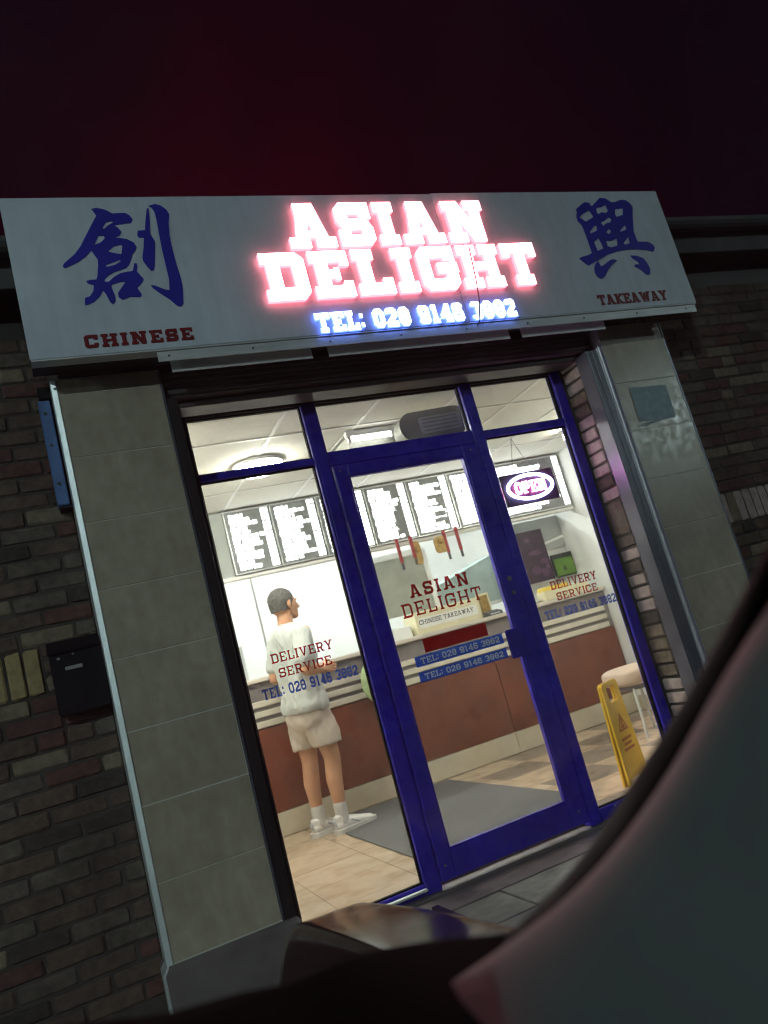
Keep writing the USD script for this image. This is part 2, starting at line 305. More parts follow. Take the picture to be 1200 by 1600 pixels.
        g += [serif(x, 1), serif(W-x, 1)]
    elif ch == 'W': W = 1.28; g = [tl(t*.95, (x, 1), (W*.33, 0)), tl(t*.95, (W*.33, 0), (W/2, .9)), tl(t*.95, (W/2, .9), (W*.67, 0)), tl(t*.95, (W*.67, 0), (W-x, 1)), serif(x, 1), serif(W-x, 1)]
    elif ch == 'O' or ch == '0': W = 0.84 if ch == 'O' else .74; g = [ring(W)]
    elif ch == '1': W = 0.56; g = [ln((W/2, 0), (W/2, 1)), serif(W/2, 0), bar(.06, W/2, 1-s-.06, 1-.06)]
    elif ch == '2': W = 0.74; g = [ln((h, .68), (h, 1-c), (c, 1-h), (W-c, 1-h), (W-h, 1-c), (W-h, .6), (h, .2), (h, h), (W, h)), bar(W-h, W, 0, .28)]
    elif ch == '4': W = 0.78; g = [ln((W-.24, 0), (W-.24, 1)), tl(t*.85, (W-.24, .95), (h, .36)), bar(0, W, .22, .22+t*.8), bar(W-.24-h-.08, W, 0, s)]
    elif ch == '6': W = 0.74; g = [ln((W-h, .74), (W-h, 1-c), (W-c, 1-h), (c, 1-h), (h, 1-c), (h, c), (c, h), (W-c, h), (W-h, c), (W-h, .4), (W-c, .56), (h, .56))]
    elif ch == '9': W = 0.74; g = [ln((h, .26), (h, c), (c, h), (W-c, h), (W-h, c), (W-h, 1-c), (W-c, 1-h), (c, 1-h), (h, 1-c), (h, .6), (c, .44), (W-h, .44))]
    elif ch == '8': W = 0.74; g = [ring(W), bar(h, W-h, .5-h*.8, .5+h*.8)]
    elif ch == '3': W = 0.74; g = [ln((h, .74), (h, 1-c), (c, 1-h), (W-c, 1-h), (W-h, 1-c), (W-h, .6), (W-c, .5), (.3, .5)), ln((W-c, .5), (W-h, .4), (W-h, c), (W-c, h), (c, h), (h, c), (h, .26))]
    elif ch == ':': W = 0.26; g = [bar(.03, .23, .12, .34), bar(.03, .23, .60, .82)]
    else: W = .3; g = [bar(.05, .25, 0, .2)]
    u = unary_union([q.buffer(0) for q in g]).intersection(sbox(-.02, 0, W+.03, 1))
    return W, u
def lettering(text, x0, x1, z0, z1, t=0.2, s=0.16, gap=0.10, soft=0.0, each=False):
    """text fitted between x0..x1, z0..z1; a list of shapely shapes, one for each letter"""
    out, x = [], 0.0
    for ch in text:
        W, g = glyph(ch, t, s)
        out.append(affinity.translate(g, x, 0)); x += W+gap
    x -= gap
    kx, kz = (x1-x0)/x, z1-z0
    res = []
    for ch, g in zip(text, out):
        if g.is_empty: continue
        g = affinity.translate(affinity.scale(g, kx, kz, origin=(0, 0)), x0, z0)
        if soft: g = g.buffer(-soft*.5).buffer(soft).buffer(-soft*.5) if False else g.buffer(soft, join_style=1).buffer(-soft*2, join_style=1).buffer(soft, join_style=1)
        res.append((ch, g))
    return res
def words(parent, name, text, x0, x1, z0, z1, y0, y1, m, **kw):
    """a line of lettering as one part"""
    return obj(name, flat(unary_union([g for _, g in lettering(text, x0, x1, z0, z1, **kw)]), y0, y1), M[m], parent)
CH_A=[[(456,3356),(479,3361),(504,3355),(522,3346),(541,3331),(598,3333),(615,3321),(626,3298),(615,3281),(587,3279),(557,3274),(537,3271),(554,3257),(563,3236),(551,3217),(525,3209),(553,3205),(581,3199),(607,3181),(615,3157),(604,3138),(588,3122),(579,3099),(566,3072),(551,3056),(523,3046),(492,3037),(465,3022),(445,3001),(448,2992),(462,2991),(487,3012),(519,3030),(550,3036),(574,3038),(589,3076),(599,3076),(598,3053),(591,3037),(602,3017),(614,2996),(604,2980),(577,2954),(591,2920),(582,2909),(540,2913),(504,2901),(490,2915),(491,2935),(510,2958),(533,2987),(511,2988),(473,2977),(469,2966),(476,2916),(473,2895),(460,2882),(450,2894),(439,2935),(431,2952),(414,2926),(386,2901),(353,2886),(344,2888),(350,2920),(372,2926),(391,2952),(398,2979),(374,2989),(370,3001),(391,3005),(413,3005),(421,3024),(433,3073),(437,3103),(426,3129),(418,3150),(389,3119),(352,3094),(294,3067),(287,3078),(296,3091),(345,3132),(377,3170),(407,3219),(441,3274),(472,3322),(463,3342)],[(700,3354),(708,3354),(700,3290),(688,3224),(702,3183),(676,3061),(668,3041),(657,3033),(642,3057),(630,3086),(631,3108),(647,3159),(656,3205),(635,3205),(630,3217),(636,3240),(669,3242),(681,3291)],[(710,3367),(742,3377),(766,3368),(787,3347),(796,3320),(783,3276),(773,3206),(772,3125),(774,3061),(779,2992),(777,2941),(763,2863),(748,2848),(734,2854),(707,2889),(673,2920),(645,2950),(639,2964),(657,2960),(697,2938),(716,2934),(725,2990),(725,3058),(725,3133),(728,3219),(732,3289),(731,3336),(723,3357)]]
CH_AH=[[(486,3259),(506,3287),(532,3294),(540,3287),(513,3272),(492,3253)],[(434,3173),(460,3220),(486,3219),(486,3205),(465,3186)],[(485,3140),(516,3164),(550,3173),(554,3163),(542,3124),(519,3129)],[(465,3074),(532,3097),(532,3088),(504,3072),(468,3063)]]
CH_B=[[(3155,3305),(3193,3328),(3231,3349),(3265,3346),(3276,3321),(3306,3342),(3356,3377),(3397,3374),(3435,3346),(3467,3348),(3509,3361),(3552,3358),(3575,3338),(3586,3310),(3558,3239),(3526,3142),(3528,3087),(3530,3076),(3610,3071),(3639,3051),(3646,3029),(3623,3005),(3575,3018),(3509,3026),(3435,3027),(3353,3019),(3274,3002),(3203,2974),(3107,2937),(3081,2959),(3056,2986),(3083,2995),(3127,3003),(3161,3017),(3162,3080),(3160,3164),(3156,3201),(3137,3228),(3142,3265),(3155,3283)],[(3143,2925),(3164,2949),(3184,2961),(3191,2927),(3210,2932),(3270,2963),(3300,2969),(3325,2958),(3284,2938),(3235,2904),(3194,2860),(3165,2847),(3142,2863),(3134,2894)],[(3437,2986),(3480,2984),(3527,2964),(3544,2931),(3551,2893),(3538,2859),(3518,2852),(3499,2866),(3478,2891),(3439,2915),(3450,2927),(3483,2926),(3476,2945),(3448,2967)]]
CH_BH=[[(3157,3251),(3197,3277),(3248,3295),(3264,3254),(3249,3244),(3193,3220)],[(3308,3310),(3350,3317),(3386,3330),(3387,3287),(3363,3274),(3335,3280),(3303,3267),(3298,3283)],[(3444,3299),(3508,3304),(3492,3260),(3438,3247),(3429,3261)],[(3196,3152),(3240,3188),(3263,3195),(3256,3161),(3201,3142)],[(3299,3211),(3331,3223),(3377,3246),(3391,3235),(3379,3214),(3329,3202),(3314,3186)],[(3316,3146),(3346,3169),(3358,3153),(3331,3132)],[(3421,3151),(3477,3190),(3483,3170),(3463,3155),(3429,3147)],[(3202,3084),(3249,3114),(3257,3042),(3206,3027)],[(3294,3091),(3333,3089),(3382,3106),(3368,3056),(3315,3045),(3291,3054)],[(3416,3070),(3474,3114),(3466,3068),(3424,3059)]]
# ------------------------------------------------------------------ ground
obj('road', bx(-60, 60, -60, -1.25, -0.5, -0.16), M['asphalt'], kind='structure')
pave = thing('pavement', kind='structure')
obj('paving_bed', bx(-60, 60, -1.08, 0.02, -0.5, -0.052), M['mortar'], pave)
for i in range(-4, 9):
    for j in range(2):
        x0 = i*0.6+0.1+(0.3 if j else 0); y0 = -1.08+j*0.45
        d = R.uniform(-.002, .002)
        obj('paving_slab', bx(x0+.004, x0+.596, y0+.004, y0+.446, -0.10, -0.04+d, .004), M['paving'], pave)
for k in range(-5, 7):
    obj('kerb', bx(k*.915+.003, k*.915+.912, -1.25, -1.083, -0.5, -0.045, .012), M['kerb_stone'], pave)
obj('far_ground', bx(-60, 60, 6.0, 60, -0.5, -0.06), M['asphalt'], kind='structure')

# ------------------------------------------------------------------ the building
bld = thing('shop_building', 'dark brick takeaway shop with tiled pilasters and blue framed glass front', 'building')
YB = -0.12
def brick_mesh(x0, x1, z0, z1, yf, axis='y'):
    c = 0.008
    P = []
    d = R.uniform(-.004, .004)
    for X, sx in ((x0, 1), (x1, -1)):
        for Y, sy in ((yf+d, 1), (yf+.05, -1)):
            for Z, sz in ((z0, 1), (z1, -1)):
                j = lambda: R.uniform(-.0036, .0036)
                P += [(X+j(), Y+sy*c, Z+sz*c+j()), (X+sx*c+j(), Y, Z+sz*c+j()), (X+sx*c+j(), Y+sy*c, Z+j())]
    P = np.array(P)
    return trimesh.convex.convex_hull(P)
BR = ['brick_brown']*7+['brick_red']*3+['brick_buff']*2+['brick_grey']*4+['brick_dark']
def brickwork(wall, x0, x1, z0, z1, skip=lambda x, z: False, soldier=None, matsoldier='brick_yellow', phase=0.0):
    row = 0; z = z0
    while z < z1:
        if soldier and abs(z-soldier[0]) < .03:
            sx0, sx1, sh = soldier[1], soldier[2], soldier[3]
            x = sx0
            while x < sx1-.03:
                obj('soldier_brick', brick_mesh(x+.004, x+.063, z+.005, z+sh-.008, YB-.003), M[matsoldier if R.random() < .8 else 'brick_buff'], wall)
                x += .075 if False else .0715
            # ordinary rows beside the soldier course
            for (ax, bxx) in ((x0, sx0), (sx1, x1)):
                zz, rr = z, 0
                while zz < z+sh-.02:
                    lay(wall, ax, bxx, zz, rr, skip, phase); zz += .075; rr += 1
            z += sh; row += 1; continue
        lay(wall, x0, x1, z, row, skip, phase); z += .075; row += 1
def lay(wall, x0, x1, z, row, skip, phase):
    if x1-x0 < .03: return
    x = x0-(.1125 if row % 2 else 0)-phase
    while x < x1:
        w = .215
        a, b = max(x, x0), min(x+w, x1)
        if R.random() < .12 and b-a > .2:
            parts = [(a, a+.1025), (a+.1125, b)]
        else: parts = [(a, b)]
        for a_, b_ in parts:
            if b_-a_ > .02 and not skip((a_+b_)/2, z+.03):
                obj('brick', brick_mesh(a_, b_, z+.002, z+.067, YB), M[R.choice(BR)], wall)
        x += .225
wl = thing('brick_wall', parent=bld)
obj('mortar_bed', bx(-7, 0.62, YB+.009, 0.16, -0.3, 2.93), M['mortar'], wl)
brickwork(wl, -.80, .150, 0.05, 2.93, soldier=(1.325, -.80, -.082, .205), phase=.03)
wr = thing('brick_wall', parent=bld)
obj('mortar_bed', bx(3.20, 11, YB+.009, 0.16, -0.3, 2.93), M['mortar'], wr)
brickwork(wr, 3.69, 5.50, 1.025, 2.93, soldier=(1.325, 3.78, 5.50, .205), matsoldier='brick_pale', phase=.05)
# far ends of the two walls: rows of bricks too far out of view to lay singly are left as the plain wall
hd = thing('lintel', parent=bld)
obj('beam', bx(0.62, 3.20, 0.035, 0.16, 2.535, 2.93), M['mortar'], hd)
obj('upper_wall', bx(-7, 11, -0.10, 0.16, 2.932, 3.30), M['frame_dark'], bld)
ev = thing('eaves', parent=bld)
obj('fascia_board', bx(-7, 11, -0.30, -0.27, 3.10, 3.29, .004), M['fascia_grey'], ev)
obj('soffit_board', bx(-7, 11, -0.27, -0.10, 3.10, 3.12), M['frame_dark'], ev)
gut = []
for s0 in (-7,): 
    a = np.linspace(np.pi, 2*np.pi, 9)
    prof = [(-.365+.062*math.cos(t), 3.285+.062*math.sin(t)) for t in a]+[(-.365+.055*math.cos(t), 3.287+.055*math.sin(t)) for t in a[::-1]]
    g = trimesh.creation.extrude_polygon(Polygon(prof), 18.0, engine='earcut'); v = g.vertices; g.vertices = np.c_[v[:, 2]-7, v[:, 0], v[:, 1]]
    gut.append(g)
obj('gutter', cat(*gut), M['fascia_grey'], ev)
rv = np.array([[-7, -.38, 3.30], [11, -.38, 3.30], [11, 3.2, 4.35], [-7, 3.2, 4.35], [-7, -.38, 3.25], [11, -.38, 3.25], [11, 3.2, 4.25], [-7, 3.2, 4.25],])
obj('roof', trimesh.convex.convex_hull(rv), M['roof_slate'], bld)
obj('rear_roof', trimesh.convex.convex_hull(np.array([[-7, 3.2, 4.35], [11, 3.2, 4.35], [11, 6.6, 3.3], [-7, 6.6, 3.3], [-7, 3.2, 4.25], [11, 3.2, 4.25], [11, 6.6, 3.2], [-7, 6.6, 3.2]])), M['roof_slate'], bld)

def pilaster(x0, x1, trim_l, trim_r):
    p = thing('pilaster', parent=bld)
    obj('core', bx(x0+.006, x1-.006, -0.2985, -0.03, -.04, 2.645), M['grout'], p)
    z = .192
    k = 0
    while z < 2.63:
        z1 = min(z+.2975, 2.645)
        d = R.uniform(-.0015, .0015)
        obj('tile', bx(x0+(trim_l if trim_l else 0)+.001, x1-trim_r-.001, -0.300+d, -0.286, z+.0018, z1-.0018, .0015), M['tile_olive'], p)
        # the return of each tile into the side
        z = z1
    return p
p1 = pilaster(.157, .626, .014, .009)
e = [(.150, -.125), (.168, -.125), (.176, -.304), (.175, -.3070), (.1725, -.3082), (.1530, -.3025), (.1505, -.2995)]
def prism(pts, z0, z1):
    m = trimesh.creation.extrude_polygon(Polygon(pts), z1-z0, engine='earcut'); m.apply_translation((0, 0, z0)); return m
obj('edge_trim', prism(e, .19, 2.64), M['trim_white'], p1, smooth=35)
obj('edge_trim', bx(.617, .628, -.3045, -.27, .19, 2.64, .003), M['guide_grey'], p1)
obj('plinth', trimesh.convex.convex_hull(np.array([(.133, -.328, -.05), (.133, -.03, -.05), (.69, -.328, -.05), (.69, -.03, -.05), (.133, -.328, .165), (.152, -.308, .188), (.133, -.03, .165), (.152, -.03, .188), (.69, -.328, .17), (.672, -.308, .188), (.69, -.03, .17), (.672, -.03, .188)])), M['tile_plinth'], p1)
obj('plinth_trim', trimesh.convex.convex_hull(np.array([(.130, -.331, -.05), (.137, -.331, -.05), (.130, -.331, .165), (.137, -.331, .165), (.150, -.311, .191), (.157, -.311, .191), (.130, -.2, -.05), (.130, -.2, .165), (.15, -.2, .191)])), M['trim_white'], p1)
p2 = pilaster(3.15, 3.684, .036, .011)
a = np.linspace(np.pi, 1.5*np.pi, 8)
rb = [(3.187+.04*math.cos(t), -.268+.04*math.sin(t)) for t in a]
obj('edge_trim', prism(rb+[(3.187, -.05), (3.147, -.05)], -.04, 2.64), M['trim_steel'], p2, smooth=40)
obj('edge_trim', bx(3.6735, 3.687, -.3045, -.13, .19, 2.64, .003), M['guide_grey'], p2)
obj('plinth', bx(3.19, 3.69, -.328, -.03, -.05, .188, .01), M['tile_plinth'], p2)

# shutter guides, the brick return on the right, shutter box
sh = thing('roller_shutter', parent=bld)
obj('guide_rail', cat(bx(.629, .678, -.300, -.035, -.04, 2.50, .003), bx(.64, .667, -.303, -.298, -.04, 2.50)), M['frame_dark'], sh)
obj('guide_rail', cat(bx(3.072, 3.146, -.298, -.20, -.04, 2.50, .003), bx(3.060, 3.072, -.296, -.195, -.04, 2.50), bx(3.105, 3.113, -.303, -.29, -.04, 2.50, .002)), M['guide_grey'], sh)
obj('shutter_box', bx(.63, 3.146, -.25, -.034, 2.520, 2.645, .006), M['shutter_maroon'], sh)
for k, (z, y) in enumerate(((2.628, -.272), (2.600, -.266), (2.572, -.262), (2.544, -.262))):
    obj('slat', cat(bx(.632, 3.144, y, -.251, z-.0125, z+.0125, .005)), M['shutter_maroon'], sh)
obj('bottom_bar', bx(.70, 3.06, -.20, -.06, 2.486, 2.518, .006), M['shutter_maroon'], sh)
rt = thing('brick_return', parent=bld)
obj('mortar_bed', bx(3.066, 3.15, -.195, 0.03, -.04, 2.52), M['mortar'], rt)
z = -.03
k = 0
while z < 2.5:
    hgt = .066 if not 1.41 < z < 1.5 else .205
    d = R.uniform(0, .006)
    b = brick_mesh(-.19+R.uniform(-.012, .012), -.036, z+.003, z+hgt, 0)
    v = b.vertices; b.vertices = np.c_[3.052+d+v[:, 1], v[:, 0], v[:, 2]]; b.invert()
    obj('brick', b, M[R.choice(['brick_pale']*3+['brick_grey', 'brick_buff'])], rt)
    z += hgt+.010

# ------------------------------------------------------------------ the glazed front: blue frame and panes
fr = thing('shopfront', parent=bld)
FB = M['frame_blue']
def bar(name, x0, x1, z0, z1, y0=-.032, y1=.03, parent=fr, m=FB, bead=True):
    parts = [bx(x0, x1, y0, y1, z0, z1, .005)]
    return obj(name, cat(*parts), m, parent)
bar('jamb', .682, .748, -.02, 2.535, m=M['frame_dark'])
jm = bar('jamb', 2.980, 3.050, -.02, 2.535)
bar('head', .748, 2.980, 2.486, 2.535, m=M['frame_dark'])
bar('transom', .748, 1.352, 2.153, 2.190)
bar('transom', 2.402, 2.980, 2.153, 2.196)
bar('transom', 1.434, 2.326, 2.128, 2.208, y0=-.036)
for x0, x1 in ((1.352, 1.434), (2.326, 2.402)):
    bar('mullion', x0, x1, -.02, 2.486, y0=-.040)
    obj('bead', bx(x0+.012, x1-.012, -.046, -.041, 0, 2.486, .002), FB, fr)
bar('sill', .748, 1.352, -.02, .030); bar('sill', 2.402, 2.980, -.02, .044)
obj('sill_trim', bx(.75, 1.352, -.060, -.033, .004, .016, .002), M['trim_white'], fr)
def glass(x0, x1, z0, z1, parent=fr, name='window_pane'):
    for gx in ((x0, x0+.006, z0, z1), (x1-.006, x1, z0, z1)): obj('gasket', bx(gx[0], gx[1], -.012, .012, gx[2], gx[3]), M['rubber'], parent)
    for gz in (z0, z1-.006): obj('gasket', bx(x0+.006, x1-.006, -.012, .012, gz, gz+.006), M['rubber'], parent)
    g = obj(name, bx(x0-.004, x1+.004, -.003, .003, z0-.004, z1+.004), M['window_glass'], parent)
    return g
glass(.748, 1.352, 2.190, 2.486); glass(1.434, 2.326, 2.208, 2.486); glass(2.402, 2.980, 2.196, 2.486)
glass(.748, 1.352, .030, 2.153); glass(2.402, 2.980, .044, 2.153)
YL0, YL1 = .0065, .0035       # lettering stuck on the inside of the glass
K = dict(t=.17, s=.13, gap=.16)
words(fr, 'window_lettering', 'DELIVERY', .893, 1.211, 1.212, 1.258, -.0045, -.0032, 'vinyl_red', **K)
words(fr, 'window_lettering', 'SERVICE', .916, 1.186, 1.139, 1.184, -.0045, -.0032, 'vinyl_red', **K)
words(fr, 'window_lettering', 'TEL: 028 9146 3882', .815, 1.305, 1.055, 1.106, -.0045, -.0032, 'vinyl_blue', t=.2, s=.14, gap=.14)
words(fr, 'window_lettering', 'DELIVERY', 2.545, 2.872, 1.215, 1.264, -.0045, -.0032, 'vinyl_red', **K)
words(fr, 'window_lettering', 'SERVICE', 2.566, 2.853, 1.151, 1.195, -.0045, -.0032, 'vinyl_red', **K)
words(fr, 'window_lettering', 'TEL: 028 9146 3882', 2.455, 2.955, 1.060, 1.110, -.0045, -.0032, 'vinyl_blue', t=.2, s=.14, gap=.14)

dr = thing('door', parent=bld)
DY0, DY1 = -.050, -.006
bar('stile', 1.438, 1.515, .012, 2.124, DY0, DY1, dr); bar('stile', 2.220, 2.322, .012, 2.124, DY0, DY1, dr)
bar('top_rail', 1.515, 2.220, 2.060, 2.124, DY0, DY1, dr); bar('bottom_rail', 1.515, 2.220, .012, .142, DY0, DY1, dr)
obj('door_pane', bx(1.511, 2.224, -.031, -.025, .138, 2.064), M['window_glass'], dr)
obj('bead', cat(bx(1.515, 1.522, -.044, -.014, .142, 2.060), bx(2.213, 2.220, -.044, -.014, .142, 2.060), bx(1.522, 2.213, -.044, -.014, .142, .149), bx(1.522, 2.213, -.044, -.014, 2.053, 2.060)), FB, dr)
hn = obj('handle_plate', bx(2.145, 2.232, -.062, -.0505, .915, 1.070, .006), FB, dr)
for hz in (.30, 1.08, 1.86): obj('hinge', cyl((1.436, -.056, hz-.05), (1.436, -.056, hz+.05), .009, 10), FB, dr)
for sx, sz in ((1.47, .08), (1.47, 2.09), (2.27, .08), (2.27, 2.09)): obj('screw', cyl((sx, -.050, sz), (sx, -.0525, sz), .006, 10), M['dull_chrome'], dr)
obj('lock', cyl((2.270, -.0505, 1.335), (2.270, -.058, 1.335), .014, 14), M['dull_chrome'], dr)
obj('lock', cyl((2.272, -.0505, 1.255), (2.272, -.058, 1.255), .012, 14), M['dull_chrome'], dr)
yl = (-.0325, -.0312)
s_ = 3.72/3.75
words(dr, 'door_lettering', 'ASIAN', 1.690*s_, 2.050*s_, 1.358, 1.428, *yl, 'vinyl_red', t=.2, s=.15, gap=.26)
words(dr, 'door_lettering', 'DELIGHT', 1.622*s_, 2.106*s_, 1.263, 1.336, *yl, 'vinyl_red', t=.15, s=.12, gap=.26)
words(dr, 'door_lettering', 'CHINESE TAKEAWAY', 1.70*s_, 2.03*s_, 1.212, 1.236, *yl, 'vinyl_black', t=.15, s=.12, gap=.14)
for z0, z1 in ((1.008, 1.062), (.930, .982)):
    st = obj('blue_strip', bx(1.620*s_, 2.155*s_, -.0325, -.0312, z0, z1), M['vinyl_blue'], dr)
    words(dr, 'door_lettering', 'TEL: 028 9146 3882', 1.65*s_, 2.13*s_, z0+.011, z1-.011, -.0345, -.0332, 'vinyl_white', t=.2, s=.14, gap=.14)
obj('red_sticker', bx(1.690*s_, 2.075*s_, -.0325, -.0312, 1.070, 1.140), M['vinyl_red'], dr)
obj('threshold', bx(.70, 3.05, -.07, .035, -.05, -.0205, .004), M['tile_plinth'], bld)
obj('recess_floor', bx(.69, 3.15, -.30, -.075, -.06, -.034, .003), M['tile_plinth'], bld)
# ------------------------------------------------------------------ the sign over the shop
sg = thing('shop_sign', 'wide white sign box with glowing ASIAN DELIGHT letters and blue characters', 'sign')
SX0, SX1, SZ0, SZ1, SY = .085, 3.822, 2.650, 3.418, -.500
obj('panel', bx(SX0, 2.212, SY, SY+.012, SZ0+.004, SZ1, .002), M['sign_panel'], sg)
obj('panel', bx(2.2145, SX1, SY+.001, SY+.013, SZ0+.004, SZ1+.006, .002), M['sign_panel'], sg)
obj('box', bx(SX0+.004, SX1-.004, SY+.0135, -.305, SZ0+.014, SZ1-.004, .003), M['sign_dark'], sg)
obj('bottom_channel', bx(SX0+.004, SX1-.004, SY+.002, SY+.066, SZ0-.004, SZ0+.003, .001), M['sign_metal'], sg)
obj('bottom_lip', bx(.60, SX1-.01, SY+.010, SY+.016, SZ0-.052, SZ0-.005, .001), M['sign_metal'], sg)
for a_, b_ in ((.66, 1.335), (1.42, 2.48), (2.56, 3.14)):
    obj('underside_plate', bx(a_, b_, SY+.066, SY+.072, SZ0-.082, SZ0-.006, .001), M['sign_metal'], sg)
for k in range(9):
    x = .65+k*.385
    obj('rivet', ball((x, SY+.009, SZ0-.028), .006, 1), M['dull_chrome'], sg)
def big_letters(text, x0, x1, z0, z1, face, side, t, s, gap, soft, dep=.042, nm='glowing_letter'):
    for ch, g in lettering(text, x0, x1, z0, z1, t=t, s=s, gap=gap, soft=soft):
        p = thing(nm, parent=sg)
        f, e_ = flat_split(g, SY-.010-dep, SY-.010)
        obj('face', f, M[face], p); obj('edge', e_, M[side], p)
q = .988
big_letters('ASIAN', 1.352*q, 2.512*q, 3.100, 3.350, 'letter_glow_red', 'letter_side_red', .27, .24, .095, .004, dep=.022)
big_letters('DELIGHT', 1.170*q, 2.772*q, 2.828, 3.082, 'letter_glow_red', 'letter_side_red', .27, .24, .095, .004, dep=.022)
big_letters('TEL: 028 9146 3882', 1.376*q, 2.536*q, 2.652, 2.756, 'letter_glow_blue', 'letter_side_blue', .30, .24, .07, .0, dep=.014, nm='glowing_digit')
def chars(shell, holes): 
    return unary_union([Polygon(p).buffer(0) for p in shell]).difference(unary_union([Polygon(p).buffer(0) for p in holes]))
for sh_, ho_ in ((CH_A, CH_AH), (CH_B, CH_BH)):
    g = affinity.scale(chars(sh_, ho_), .001, .001, origin=(0, 0)).buffer(.003, join_style=1).buffer(-.003, join_style=1)
    obj('brush_character', flat(g, SY-.004, SY-.0005), M['letter_blue'], sg)
words(sg, 'small_lettering', 'CHINESE', .310, .774, 2.684, 2.744, SY-.004, SY-.0005, 'letter_red', t=.25, s=.2, gap=.2)
words(sg, 'small_lettering', 'TAKEAWAY', 3.090, 3.608, 2.684, 2.748, SY-.004, SY-.0005, 'letter_red', t=.22, s=.17, gap=.10)
obj('power_cable', tube([(2.30, SY-.006, 3.20), (2.315, SY-.010, 3.08), (2.31, SY-.056, 3.05), (2.29, SY-.058, 2.86), (2.27, SY-.058, 2.74), (2.262, SY-.02, 2.645), (2.262, SY+.05, 2.63)], .0035, 6), M['guide_grey'], sg)

# ------------------------------------------------------------------ small things fixed outside
lb = thing('letterbox', 'black wall letterbox with a pale slot beside the white pilaster edge', 'letterbox')
obj('body', trimesh.convex.convex_hull(np.array([(-.058, -.125, 1.225), (.150, -.125, 1.225), (-.058, -.125, 1.515), (.150, -.125, 1.515), (-.058, -.200, 1.225), (.150, -.200, 1.225), (-.058, -.215, 1.475), (.150, -.215, 1.475), (-.05, -.207, 1.218), (.142, -.207, 1.218)])), M['black_plastic'], lb)
obj('lid', trimesh.convex.convex_hull(np.array([(-.062, -.122, 1.520), (.153, -.122, 1.520), (-.062, -.122, 1.531), (.153, -.122, 1.531), (-.062, -.226, 1.470), (.153, -.226, 1.470), (-.062, -.228, 1.480), (.153, -.228, 1.480)])), M['black_plastic'], lb)
obj('slot_label', xform(bx(-.034, .034, -.005, 0, -.0075, .0075, .001), (.030, -.2135, 1.402)), M['duct_grey'], lb)
obj('rivet', ball((-.022, -.215, 1.447), .008, 2), M['dull_chrome'], lb); obj('rivet', ball((.036, -.216, 1.456), .006, 2), M['dull_chrome'], lb)
bp = thing('blue_box', 'narrow blue metal box fixed to the brick high beside the pilaster', 'wall box')
obj('casing', cat(bx(.090, .140, -.205, -.122, 2.100, 2.595, .005)), M['panel_blue'], bp)
obj('bracket', bx(.098, .152, -.215, -.122, 2.597, 2.655, .004), M['black_plastic'], bp)
obj('base_cap', bx(.096, .152, -.200, -.122, 2.085, 2.0985, .002), M['black_plastic'], bp)
for z in (2.53, 2.38, 2.20): obj('bolt', cyl((.112, -.205, z), (.112, -.211, z), .007, 8), M['sign_dark'], bp)
nt = thing('notice', 'pale blue laminated notice stuck crookedly on the right pilaster', 'notice')
def sheet(x0, x1, z0, z1, y, amp, n=14, seed=0):
    X, Z = np.meshgrid(np.linspace(x0, x1, n), np.linspace(z0, z1, n))
    Y = y-amp*meshkit.fbm(np.stack([X*16, Z*16, 0*X], -1), 3, seed)
    v = np.stack([X, Y, Z], -1).reshape(-1, 3); v2 = v.copy(); v2[:, 1] += .0012
    f = []
    for i in range(n-1):
        for j in range(n-1):
            a_ = i*n+j; f += [(a_, a_+1, a_+n+1), (a_, a_+n+1, a_+n)]
    f = np.array(f); N = len(v)
    return trimesh.Trimesh(np.vstack([v, v2]), np.vstack([f, f[:, ::-1]+N]), process=False)
s1 = sheet(-.140, .140, -.105, .105, 0, .006)
obj('sheet', xform(s1, (3.422, -.302, 2.128), ry=2.0), M['notice_paper'], nt, smooth=True)
obj('strip', xform(bx(-.14, .13, -.001, .001, -.006, .006), (3.43, -.3045, 2.02), ry=-8), M['notice_paper'], nt)
# ------------------------------------------------------------------ street lamps
def lamp_head_bowl():
    b = trimesh.creation.icosphere(subdivisions=3, radius=1.0); v = b.vertices
    v = v*np.array([.30, .15, .11]); v[:, 2] = np.minimum(v[:, 2], 0.0); b.vertices = v; return b
def street_lamp(loc, rz, label):
    t = thing('street_lamp', label, 'street lamp', loc, rz, 'street lamps behind the car')
    obj('post', cat(cyl((0, 0, 0), (0, 0, 1.1), .085, 16), cyl((0, 0, 1.1), (0, 0, 6.2), .055, 16, .04)), M['lamp_metal'], t)
    obj('arm', tube([(0, 0, 6.15), (.25, 0, 6.42), (.9, 0, 6.52)], .03, 10), M['lamp_metal'], t)
    obj('hood', xform(trimesh.convex.convex_hull(np.array([(-.34, -.16, 0), (.34, -.14, 0), (-.34, .16, 0), (.34, .14, 0), (-.30, -.10, .09), (.26, -.08, .07), (-.30, .10, .09), (.26, .08, .07)])), (1.15, 0, 6.50)), M['lamp_metal'], t)
    obj('bowl', xform(lamp_head_bowl(), (1.15, 0, 6.495)), M['street_glow'], t, smooth=True)
    return t
street_lamp((-6.4, -11.0, -.16), 35, 'street lamp behind the car to the left of the shop')
street_lamp((-21.5, -10.6, -.16), 15, 'added unseen street lamp far to the left, lighting the inside of the car')  # added lamp, never in view, lifts the dark pillar trim
street_lamp((20.3, -16.6, -.16), 125, 'street lamp far off to the right whose light glints on the right pilaster')
